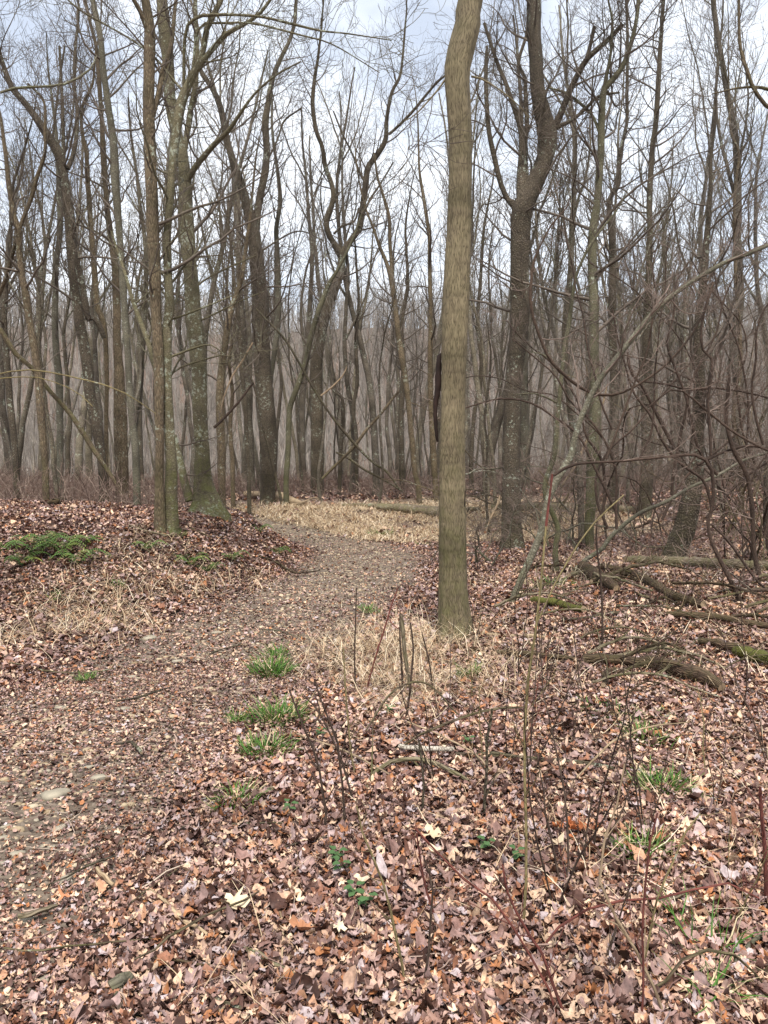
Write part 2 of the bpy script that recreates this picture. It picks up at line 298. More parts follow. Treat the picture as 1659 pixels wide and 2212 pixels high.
def scatter_leaves(x, y, size, tilt, lift, kinds, dense, r, hi=True):
    VV = []; QQ = []; AA = []; o = 0
    kk = r.choice(kinds, len(x))
    for kd in set(kinds):
        for var in range(6 if hi else 3):
            idx = np.where((kk == kd) & (np.arange(len(x)) % (6 if hi else 3) == var))[0]
            if not len(idx): continue
            T = leaf_template(kd, r); two = hi
            if two: T = np.concatenate([T[:1], T[1:]*(.55+.1*r.random((len(T)-1, 1))), T[1:]])
            n = len(T); m = len(idx); n1 = (n-1)//2 if two else n-1; rho = np.linalg.norm(T, axis=1)[None]*2; phi = np.arctan2(T[:, 1], T[:, 0])[None]
            s = size[idx][:, None]; u = T[None, :, 0]*s; v = T[None, :, 1]*s
            c1 = r.normal(0, 4.5, (m, 1)); c2 = np.abs(r.normal(0, .38, (m, 1))); c3 = r.normal(0, 3.5, (m, 1))
            w = c1*u*u/np.maximum(s*10, .3)*1.2+c2*np.abs(v)+c3*u*v/np.maximum(s*10, .3)*1.5+r.normal(0, .05, (m, n))*s+s*rho**2*(np.abs(r.normal(0, .15, (m, 1)))*np.cos(2*phi+6.3*r.random((m, 1)))+r.normal(0, .14, (m, 1))*np.cos(3*phi+6.3*r.random((m, 1)))+np.abs(r.normal(0, .12, (m, 1))))
            L3 = np.stack([u, v, w], -1)
            yaw = r.random(m)*2*np.pi; tl = np.abs(r.normal(0, tilt, m)); ax = r.random(m)*2*np.pi
            cy, sy = np.cos(yaw), np.sin(yaw)
            A = np.stack([L3[..., 0]*cy[:, None]-L3[..., 1]*sy[:, None], L3[..., 0]*sy[:, None]+L3[..., 1]*cy[:, None], L3[..., 2]], -1)
            k = np.stack([np.cos(ax), np.sin(ax), 0*ax], -1)[:, None]; ct = np.cos(tl)[:, None, None]; st = np.sin(tl)[:, None, None]
            A = A*ct+np.cross(k, A)*st+k*(k*A).sum(-1, keepdims=True)*(1-ct)
            xx, yy = x[idx], y[idx]
            A = A+np.stack([xx, yy, H(xx, yy)+lift[idx]], -1)[:, None]
            vi = np.arange(m)[:, None, None]*n+o; jn = np.arange(1, n1+1)[None, :, None]; j2 = jn % n1+1; f = [np.concatenate([vi+0*jn, vi+jn, vi+j2], -1)]
            if two: f += [np.concatenate([vi+jn, vi+jn+n1, vi+j2+n1], -1), np.concatenate([vi+jn, vi+j2+n1, vi+j2], -1)]
            f = np.concatenate(f, 1).reshape(-1, 3)
            val = dense[idx]; VV.append(A.reshape(-1, 3)); QQ.append(f); AA.append(np.repeat(val, len(f)//m)); o += m*n
    return np.concatenate(VV), np.concatenate(QQ), np.concatenate(AA)
def wedge(n, r0, r1, pw, r, ang=.62):
    t = r.random(n); rr = (r0**pw+(r1**pw-r0**pw)*t)**(1/pw); a = (r.random(n)*2-1)*ang
    return rr*np.sin(a), rr*np.cos(a), rr
r = np.random.default_rng(11)
def mud(x, y):   # 0..1 how bare the trail is
    c = 1-S((np.abs(x-trail_x(y))-.75)/.55); return c*(.30+.42*S((y-7)/5))+.9*np.exp(-(((x+1.68)/.36)**2+((y-3.4)/.75)**2))*.6
def straw(x, y): return .95*np.exp(-(((x-.2+.12*(y-6))/.6)**2+((y-6.2)/1.1)**2))+.85*S((y-16.4)/1.2)*(1-S((y-24)/2))*S((x-trail_x(y)-.9)/.5)*(1-S((x-4.5)/2.5))
def litter(n, d0, d1, pw, ang, size, sg, tilt, kinds, hi):
    x, y, d = wedge(n, d0, d1, pw, r, ang); keep = r.random(n) > straw(x, y)+mud(x, y); x, y, d = x[keep], y[keep], d[keep]
    tr = 1-S((np.abs(x-trail_x(y))-.7)/.7); s = np.clip(r.lognormal(math.log(size), sg, len(x)), size*.4, size*2.4)*(1-.45*tr)*(1+.02*d)
    return scatter_leaves(x, y, s, tilt, .003+r.random(len(x))**1.5*.04*(1-.7*tr), kinds, r.random(len(x)), r, hi)
LIT = [litter(70000, 1.5, 3.7, 1.7, .74, .0275, .42, .36, [0, 0, 1, 2, 4], True), litter(150000, 3.6, 6.6, 1.4, .7, .029, .4, .38, [2, 3, 3], False),
       litter(220000, 6.4, 19, 1.1, .66, .037, .36, .4, [3], False), litter(120000, 18, 60, 1.0, .62, .085, .3, .4, [3], False)]
V = []; Q = []; A = []; o_ = 0
for a_, b_, c_ in LIT: V.append(a_); Q.append(b_+o_); A.append(c_); o_ += len(a_)
V = np.concatenate(V); Q = np.concatenate(Q)
obj('leaf_litter', mesh('leaf_litter', V, Q, M_LEAF, np.concatenate(A), smooth=True), kind='stuff', label='brown and pinkish dead leaves carpeting the forest floor', category='leaf litter')

# pebbles in the bare mud and along the trail
def blobs(x, y, s, r, flat=.6):
    ico = np.array([(math.cos(t)*math.cos(p), math.sin(t)*math.cos(p), math.sin(p)) for p in (-.6, .55) for t in np.arange(5)*2*math.pi/5+(p > 0)*.6]+[(0, 0, 1.0)])
    F3 = [(k, (k+1) % 5, 5+k) for k in range(5)]+[((k+1) % 5, 5+(k+1) % 5, 5+k) for k in range(5)]+[(5+k, 5+(k+1) % 5, 10) for k in range(5)]
    n = len(x); V = ico[None]*s[:, None, None]*(.7+.6*r.random((n, 11, 1))); V[..., 2] *= flat
    a = r.random(n)*6.3; st = 1+.6*r.random(n); vx = V[..., 0]*st[:, None]; vy = V[..., 1]
    V = np.stack([vx*np.cos(a)[:, None]-vy*np.sin(a)[:, None], vx*np.sin(a)[:, None]+vy*np.cos(a)[:, None], V[..., 2]], -1)+np.stack([x, y, H(x, y)+s*.15], -1)[:, None]
    f = (np.arange(n)[:, None, None]*11+np.array(F3)[None]).reshape(-1, 3); return V.reshape(-1, 3), f, np.repeat(r.random(n), 15)
n = 500; px = -1.7+r.normal(0, .5, n); py = 3.5+r.normal(0, .9, n); n2 = 16000; py2 = 3+20*r.random(n2); px2 = trail_x(py2)+r.normal(0, .6, n2)
px = np.concatenate([px, px2]); py = np.concatenate([py, py2]); k = py > 1; px, py = px[k], py[k]
v, f, aa = blobs(px, py, np.clip(r.lognormal(-4.9, .55, len(px)), .003, .028), r)
obj('gravel', mesh('gravel', v, f, M_PEB, aa), kind='stuff', label='small tan pebbles and grit showing in the muddy trail', category='gravel')

# ---------------------------------------------------------------- grass and fern ribbons
def ribbons(P, Wd, side):
    M, n, _ = P.shape; s = side[:, None]*Wd[:, :, None]*.5
    V = np.stack([P-s, P+s], 2).reshape(-1, 3); b0 = (np.arange(M)*n*2)[:, None]; i = np.arange(n-1)[None]*2
    return V, np.stack([b0+i, b0+i+1, b0+i+3, b0+i+2], -1).reshape(-1, 4)
def blades(x, y, ln, lean, wid, r, n=5, dirn=None, z0=None):
    m = len(x); a = r.random(m)*2*np.pi if dirn is None else dirn+r.normal(0, .7, m)
    h = np.stack([np.cos(a), np.sin(a), 0*a], -1); t = np.linspace(0, 1, n)[None, :, None]
    th0 = (.15+lean*r.random(m))[:, None, None]; th = th0+t*(1.1*lean*(.5+r.random(m)))[:, None, None]
    d = np.sin(th)*h[:, None]+np.cos(th)*np.array([0, 0, 1.]); d[..., :2] += r.normal(0, .13, (m, n, 2))
    st = (ln/(n-1))[:, None, None]; P = np.concatenate([np.zeros((m, 1, 3)), np.cumsum(d[:, :-1]*st, 1)], 1)
    z = (H(x, y) if z0 is None else z0); P = P+np.stack([x, y, z], -1)[:, None]
    P[..., 2] = np.maximum(P[..., 2], H(P[..., 0], P[..., 1])+.008+.04*r.random((m, 1)))
    Wd = wid[:, None]*(1-.75*np.linspace(0, 1, n)[None]); b = r.random(m)*6.28; side = np.stack([np.cos(b), np.sin(b), 0*b], -1)
    return ribbons(P, Wd, side)
r = np.random.default_rng(5)
GX = []; GY = []; GW = []
def patch(n, f, box, lo=.12):
    x = box[0]+(box[1]-box[0])*r.random(n); y = box[2]+(box[3]-box[2])*r.random(n); k = r.random(n) < f(x, y)*np.clip(lo+1.3*(vn(x, y, 1.7, 31)-.3)*1.6, 0, 1)*(.4+.6*S(vn(x, y, 5, 32)*2))
    return x[k], y[k]
parts = []
tus = lambda x, y: np.exp(-(((x-.22+.12*(y-6))/.66)**2+((y-6.2)/1.3)**2)*1.1)
xa, ya = patch(42000, tus, (-1.6, 2.4, 3.8, 9), .4); parts.append(blades(xa, ya, .12+.3*r.random(len(xa))**1.5, 1.2, .004+.002*r.random(len(xa)), r))
band = lambda x, y: S((y-16.6)/1.2)*(1-S((y-22)/2.5))*(1-S((1.35-(x-trail_x(y)))/.8))*(1-S((x-5)/3))
xb, yb = patch(190000, band, (-6, 8, 16, 27), .6); parts.append(blades(xb, yb, .12+.2*r.random(len(xb)), 1.9, .012+.006*r.random(len(xb)), r, 4))
band2 = lambda x, y: (1-S((np.abs(x-trail_x(y)+1.9)-.25)/1.1))*.8*S((y-5.8)/1.5)*(1-S((y-10)/2.0))
xc, yc = patch(34000, band2, (-8, -1, 5.5, 12)); parts.append(blades(xc, yc, .15+.25*r.random(len(xc)), 1.25, .006+.003*r.random(len(xc)), r, 4))
sparse = lambda x, y: .30*S((x-trail_x(y)-1.3)/.8)
xd, yd = patch(60000, sparse, (-1, 8, 1.8, 14)); parts.append(blades(xd, yd, .12+.25*r.random(len(xd)), 1.3, .003+.0004*yd, r, 4))
v, q = join(parts)
obj('dry_grass', mesh('dry_grass', v, q, M_STRAW, np.repeat(r.random(sum(len(p[1])//(4 if i_ == 0 else 3) for i_, p in enumerate(parts))), np.concatenate([np.full(len(p[1])//(4 if i_ == 0 else 3), 4 if i_ == 0 else 3) for i_, p in enumerate(parts)]))), kind='stuff', label='matted straw coloured dead grass beside the trail', category='dry grass')

def tuft(u, v, rad, n, ln, label, name='grass_tuft', cat='grass tuft'):
    n = int(n*1.1); rad = rad*.9; p = hit(u, v); g_ = np.clip(r.normal(0, .8, (2, n)), -1.4, 1.4)*min(rad, .2); x = p[0]+g_[0]; y = p[1]+g_[1]
    out = np.arctan2(y-p[1], x-p[0]); V, Q = blades(x, y, ln*(.5+.7*r.random(n)), .75, np.full(n, .006+.0006*p[1]), r, 4, out)
    o = obj(name, mesh(name, V-p, Q, M_GRASS, np.repeat(np.clip(r.normal(.5, .33, n), 0, 1), 3))); o.location = p; o['label'] = label; o['category'] = cat; o['group'] = 'green grass tufts'
TUFTS = [(585, 1458, .11, 260, .17, 'bright green grass tuft on the right trail edge, largest and left of the straw grass'),
 (597, 1420, .06, 110, .14, 'small green grass tuft directly behind the largest tuft at the trail edge'),
 (600, 1562, .12, 260, .16, 'wide green grass tuft beside the straw grass, third back from the camera'),
 (511, 1562, .035, 70, .1, 'tiny green grass sprig among leaves left of a wide tuft'),
 (578, 1632, .10, 230, .13, 'green grass tuft below the straw grass, between leaves and thorny stems'),
 (508, 1744, .07, 130, .11, 'thin mossy green grass tuft nearest the camera on the trail edge'),
 (182, 1474, .045, 70, .08, 'lone green grass sprig in the middle of the leafy trail'),
 (1012, 1470, .05, 90, .15, 'green grass tuft below the big ridged tree trunk'),
 (795, 1324, .08, 110, .12, 'low green grass clump on the path edge above the straw grass'),
 (822, 1157, .3, 170, .16, 'flat green grass patch in the tan grass at the trail bend'),
 (915, 1181, .12, 80, .12, 'small green grass patch just left of the big trunk far up the trail'),
 (1188, 1268, .3, 160, .14, 'green grass growing at the foot of the leaning thin tree'),
 (1432, 1716, .09, 230, .13, 'green grass tuft among leaves and shoots at the right'),
 (1395, 1608, .08, 140, .12, 'green grass tuft between red shoots above the pale twig'),
 (1385, 1860, .06, 120, .13, 'green grass tuft in pale straw beside the thin grey twig'),
 (1530, 2060, .07, 40, .16, 'thin yellow green grass blades under the bent brown cane'),
 (1525, 2160, .05, 40, .13, 'few green grass blades near the lower right corner'),
 (250, 1268, .06, 60, .1, 'small green grass sprig at the foot of the left bank'),
 (122, 1296, .06, 60, .09, 'flat green sprig in the straw at the left trail edge'),
 (380, 1155, .08, 90, .12, 'green grass at the foot of the mossy double trunk'),
 (1300, 1548, .12, 150, .08, 'low mossy green patch left of the rotten log'),
 (1415, 1560, .1, 130, .08, 'low mossy green patch under the rotten log end')]
for t in TUFTS: tuft(*t)
def fern(u, v, size, nf, label, seed):
    rr = np.random.default_rng(seed); p = hit(u, v); V = []; Q = []; A = []; o = 0
    for k in range(nf):
        a = k*2*np.pi/nf+rr.normal(0, .25); ln = size*(.8+.5*rr.random()); m = 15; t = np.linspace(0, 1, m)
        h = np.array([np.cos(a), np.sin(a), 0]); sp = p+h*(ln*t)[:, None]+np.array([0, 0, 1])*(ln*(1.5+.7*rr.random())*(t-.85*t*t))[:, None]
        sp[:, 2] = np.maximum(sp[:, 2], H(sp[:, 0], sp[:, 1])+.03); sd = np.array([-h[1], h[0], 0])
        for s in (-1, 1):
            w = ln*.22*np.sin(np.pi*np.clip(t*.93+.07, 0, 1))**.7; tip = sp+s*sd*w[:, None]+h*.02+np.array([0, 0, -.02]); hw = ln/m*.36
            quad = np.stack([sp-h*hw, sp+h*hw, tip+h*hw*.4, tip-h*hw*.4], 1); V.append(quad.reshape(-1, 3)); Q.append(np.arange(m*4).reshape(-1, 4)+o); o += m*4; A.append(np.clip(rr.normal(.5, .2)+rr.normal(0, .08, m), 0, 1))
    ob = obj('fern', mesh('fern', np.concatenate(V)-p, np.concatenate(Q), M_FERN, np.concatenate(A), smooth=False)); ob.location = p; ob['label'] = label; ob['category'] = 'fern'; ob['group'] = 'ferns on the left bank'
FERNS = [(75, 1205, .42, 13, 'largest bright green fern on the leafy left bank'), (135, 1200, .36, 12, 'green fern spreading just right of the largest fern on the bank'), (170, 1222, .32, 10, 'flat yellow green fern low on the bank, right end of the fern cluster'),
 (182, 1178, .22, 9, 'small fern above the fern cluster near a dead stump'), (100, 1182, .28, 10, 'fern at the back of the bright green fern cluster'), (10, 1188, .2, 8, 'olive fern at the left edge of the photo'),
 (48, 1222, .28, 10, 'fern at the lower left of the bright green fern cluster'), (412, 1222, .24, 9, 'dark green fern on the bank slope below the mossy trunks'), (448, 1236, .2, 8, 'lower dark fern on the slope toward the trail'), (500, 1212, .22, 9, 'green fern near the end of the bank'),
 (560, 1150, .24, 8, 'olive green fern at the top of the bank end'), (600, 1200, .26, 9, 'olive fern hanging over the brush at the bank end'), (5, 1062, .3, 8, 'yellow green fern at the far left on top of the bank'), (320, 1188, .2, 8, 'mossy green fern under the mossy double trunk')]
for k, t in enumerate(FERNS): fern(*t, 100+k)
def seedling(u, v, label, k):
    rr = np.random.default_rng(k); p = hit(u, v)+[0, 0, .05]; V = []; Q = []; o = 0
    for j in range(6):
        a = j*2*np.pi/3+rr.normal(0, .3); c = np.array([0, 0, .02*(j//3)])+np.array([np.cos(a), np.sin(a), .2])*.017*(1+.5*(j//3)); T = leaf_template(2, rr)*.033
        ca, sa = np.cos(a), np.sin(a); q = np.stack([T[:, 0]*ca-T[:, 1]*1.5*sa, T[:, 0]*sa+T[:, 1]*1.5*ca, np.abs(T[:, 1])*.5+rr.normal(0, .002, len(T))], 1)+c
        V.append(q); n = len(T); Q.append(np.array([[0, i, i % (n-1)+1] for i in range(1, n)])+o); o += n
    ob = obj('seedling_plant', mesh('seedling_plant', np.concatenate(V), np.concatenate(Q), M_SEED)); ob.location = p
    st, sr = resample([[0, 0, -.06], [.003, .002, -.02], [0, 0, .01]], [.002]*3, 4); s_, q_ = tube_arrays(st[None], sr[None], 5); obj('stem', mesh('stem', s_, q_, M_SEED), ob)
    ob['label'] = label; ob['category'] = 'seedling'; ob['group'] = 'blue green leafy seedlings'
for k, t in enumerate([(728, 1878, 'blue green leafy seedling in the leaves, upper of a close pair'), (736, 1902, 'blue green leafy seedling in the leaves, lower of a close pair'), (765, 1957, 'single blue green seedling between curled leaves below the pair'), (790, 1980, 'blue green seedling lowest of those in the leaves'),
 (1050, 1855, 'small green seedling left of the tall olive sapling'), (1115, 1876, 'dark green seedling beside the tall olive sapling'), (840, 1552, 'small seedling in the straw under the brown cane'), (1010, 1621, 'small seedling just above the white barked stick'), (625, 1770, 'tiny seedling among leaves below the trail edge tufts'), (692, 1603, 'small seedling between thorny stems beside the straw')]): seedling(*t, k)

# ---------------------------------------------------------------- stones
def stone(u, v, w, h, label, seed):
    rr = np.random.default_rng(seed); p = hit(u, v); s = w/F*p[1]*.5; m, n = 9, 18
    th = np.linspace(-.5*np.pi, .5*np.pi, m)[:, None]; ph = np.linspace(0, 2*np.pi, n, endpoint=False)[None]
    sg = lambda a: np.sign(a)*np.abs(a)**.7
    x = sg(np.cos(th))*np.cos(ph); y = sg(np.cos(th))*np.sin(ph); z = sg(np.sin(th))*np.ones_like(ph); rad = 1+.17*np.cos(ph*2+rr.random()*6)+.11*np.cos(ph*3+rr.random()*6)+.06*np.cos(5*ph+rr.random()*6)+rr.normal(0, .015, (m, n))
    V = np.stack([x*rad*s, y*rad*s*.75, z*s*.32+x*.08*s], -1).reshape(-1, 3); q = np.array([[i*n+j, i*n+(j+1) % n, (i+1)*n+(j+1) % n, (i+1)*n+j] for i in range(m-1) for j in range(n)])
    o = obj('stone', mesh('stone', V, q, M_STONE)); o.location = p+[0, 0, s*.12]; o.rotation_euler = (rr.normal(0, .12), rr.normal(0, .12), rr.random()*.8-.4); o['label'] = label; o['category'] = 'stone'; o['group'] = 'stones on the trail'
STONES = [(118, 1722, 62, 34, 'largest flat tan stone on the left of the trail'), (213, 1684, 42, 20, 'second largest flat stone, just right of the largest'), (192, 1660, 26, 20, 'grey stone behind the second largest flat stone'), (102, 1667, 20, 14, 'small stone behind the largest stone'),
 (322, 1381, 34, 12, 'long pale flat stone far up the trail'), (383, 1431, 28, 14, 'grey flat stone in the centre of the leafy trail'), (285, 1464, 24, 14, 'rounded stone left of centre in the trail leaves'), (266, 1534, 30, 16, 'tan flat stone below a dead stick on the trail'), (210, 1499, 26, 12, 'orange tan stone in the trail leaves'), (466, 1369, 24, 8, 'narrow stone near the right side of the trail'), (320, 1337, 18, 8, 'small pale stone farthest up the leafy trail'), (132, 1532, 28, 14, 'grey angular stone among leaves at the left'),
 (140, 1909, 42, 20, 'long pale yellow stone at the edge of the bare mud'), (92, 2124, 38, 34, 'grey brown upright stone in the leaves at the lower left'), (130, 2106, 34, 20, 'grey flat stone beside the upright stone, half buried'), (37, 1848, 32, 16, 'tan stone in the mud beside the left edge'), (8, 1812, 30, 18, 'mauve stone cut off by the left edge'), (113, 1832, 20, 14, 'round pale stone in the bare mud, right of a pair'), (92, 1830, 18, 12, 'round pale stone in the bare mud, left of a pair'), (125, 1793, 32, 18, 'grey tan stone at the top of the bare mud'), (55, 1990, 34, 22, 'dark flat stone beside a mossy stick at the left'), (12, 1787, 24, 16, 'brown stone at the left edge above the mauve one'), (52, 1862, 20, 12, 'small brown stone under the tan stone in the mud'), (80, 1775, 22, 14, 'small grey stone at the upper edge of the mud'), (8, 1868, 22, 12, 'orange flat stone at the left edge below the mauve one'),
 (150, 1690, 12, 9, 'tiny round stone between the two largest stones')]
for k, t in enumerate(STONES): stone(*t, 300+k)
# ---------------------------------------------------------------- trees traced from the photo
TREEDEPTH = {}
def bezier(pts, d, rr, wob=.01, dslope=0.0, extra=0, n=None, y0=0):
    """pixel polyline (u,v,width) at distance d (drifts in depth along its length) -> world pts, radii"""
    a = P3(pts) if isinstance(pts, str) else pts; out = []; R = []; acc = 0; prev = None; dd = d+y0; w = rr.normal(0, 1, 3)
    tot = 0
    for k, (u, v, wd) in enumerate(a):
        p = at(u, v, dd)
        if prev is not None:
            s = np.linalg.norm(p-prev); acc += s; dd = d+y0+dslope*acc+.12*math.sin(acc*.55+w[0]*3)*min(acc*.4, 1)
            p = at(u, v, dd)
        out.append(p); R.append(wd/F*dd*.5); prev = p
    if extra > 0:
        q = out[-1]; dr = norm(out[-1]-out[-2]); m = 4
        for i in range(m):
            dr = norm(dr+rr.normal(0, .10, 3)+np.array([0, 0, .12])); q = q+dr*extra/m; out.append(q); R.append(R[len(a)-1]*(1-.8*(i+1)/m))
    out = np.array(out); R = np.array(R); L = np.linalg.norm(np.diff(out, axis=0), axis=1).sum()
    n = n or int(np.clip(L/.14, 8, 110)); P, R2 = resample(out, R, n)
    k = rr.normal(0, 1, (n, 3)); k[1:-1] = (k[:-2]+k[1:-1]+k[2:])/3; k[0] = 0
    P = P+k*np.minimum(R2, .05)[:, None]*.12; return P, R2
def tree(pts, mat, label, limbs=(), d=None, seed=0, twigs=1.45, name='bare_tree', cat='tree', extra=3.0, ground=True, flare=1.0, t0=.3, tm=None, sides=18, L1=1.6, group=None, lean=0.0, up=.1, rmin=.003, part='trunk'):
    rr = np.random.default_rng(1000+seed); a = P3(pts); b = hit(a[0, 0], a[0, 1]) if d is None else None
    d = d or b[1]; P, R = bezier(a, d, rr, extra=extra, dslope=lean)
    if ground:
        z = float(H(P[0, 0], P[0, 1])); o = np.array([P[0, 0], P[0, 1], z])
        if z-.1 < P[0, 2]: pre = np.array([P[0]*1.0]); pre[0, 2] = z-.25; P = np.concatenate([pre, P]); R = np.concatenate([[R[0]*1.05], R])
    else: o = P[0].copy()
    if flare > 1:
        hgt = P[:, 2]-o[2]; R = R*(1+(flare-1)*np.exp(-np.clip(hgt, 0, 9)/.26))
    k = sides if R.max() > .03 else 7; rt = root(name, o, label, cat, group)
    ln = tube_arrays(P[None]-o, R[None], k, True)
    if R.max() > .1:   # uneven, slightly fluted stem
        V = ln[0].reshape(len(P), k, 3); c = (P-o)[:, None]; ang = np.arange(k)*2*np.pi/k; hh = (P[:, 2]-o[2])[:, None]
        f = 1+.05*np.sin(ang*3+hh*.9+seed)+.03*np.sin(ang*5-hh*2.3)+.02*rr.normal(0, 1, (len(P), k))
        if flare > 1: f = f+(flare-1)*.35*np.exp(-np.clip(hh, 0, 9)/.25)*np.sin(ang*5+seed)
        ln[0] = (c+(V-c)*f[..., None]).reshape(-1, 3)
    cap = np.array([ln[0][-k:].mean(0)]); obj(part, mesh(part, ln[0], ln[1], mat, uv=ln[2]), rt)
    segs = [(P, R)]
    for s in limbs:
        la = P3(s); j = np.argmin(((P-at(la[0, 0], la[0, 1], d))**2)[:, [0, 2]].sum(1)) if True else 0
        best = min(((np.linalg.norm((q-at(la[0, 0], la[0, 1], d))[:, [0, 2]], axis=1).min(), q, w_) for q, w_ in segs), key=lambda z: z[0]); q = best[1]
        j = np.argmin(np.linalg.norm((q-at(la[0, 0], la[0, 1], d))[:, [0, 2]], axis=1)); dd = q[j, 1]
        lp, lr = bezier(la, dd, rr, dslope=rr.uniform(-.35, .35) if len(la) > 2 else .1, extra=1.6 if la[-1, 1] <= 40 else 0)
        lv = tube_arrays(lp[None]-o, lr[None], 12 if lr.max() > .02 else 6, True); obj('limb', mesh('limb', lv[0], lv[1], mat, uv=lv[2]), rt); segs.append((lp, lr))
    if twigs > 0:
        parts = []
        for i, (q, w_) in enumerate(segs):
            ln_ = np.linalg.norm(np.diff(q, axis=0), axis=1).sum(); n1 = max(2, int(ln_*(1.9 if i else 1.5)*twigs)); ta = t0 if i == 0 else .12
            q1, w1 = grow(q[None], w_[None], n1, ta, 1.0, 1.0, L1*(1 if i == 0 else .75), 9, up, .17, rmin*1.3, .4, rr)
            q2, w2 = grow(q1, w1, 6, .2, 1.0, .8, L1*.42, 6, up*.8, .2, rmin, .6, rr)
            q3, w3 = grow(q2, w2, 3, .25, 1.0, .75, L1*.2, 4, up*.5, .2, rmin*.8, .7, rr)
            for a_, b_, kk in ((q1, w1, 4), (q2, w2, 3), (q3, w3, 3)): parts.append(tube_arrays(a_-o, b_, kk))
        v_, f_ = join(parts); obj('crown', mesh('crown', v_, f_, tm or M_TWIG), rt)
    return rt, P, R, o, d
rt, P, R, o, d = tree('982,1378,64 979,1300,59 977,1150,58 974,984,53 978,880,51 981,780,52 985,667,56 990,560,52 995,450,49 995,333,48 991,230,50 990,167,52 993,130,55 1001,90,55 1010,50,52 1016,0,50', M_ASH, 'large straight tree trunk with ridged olive brown bark beside the trail, nearest the camera',
 ['1018,165,5 1050,175,4 1106,215,3 1150,260,2', '966,165,4 945,195,4 900,245,3 873,262,2'], extra=5, flare=1.3, t0=.86, seed=1, sides=48, twigs=.5, name='ridged_tree')
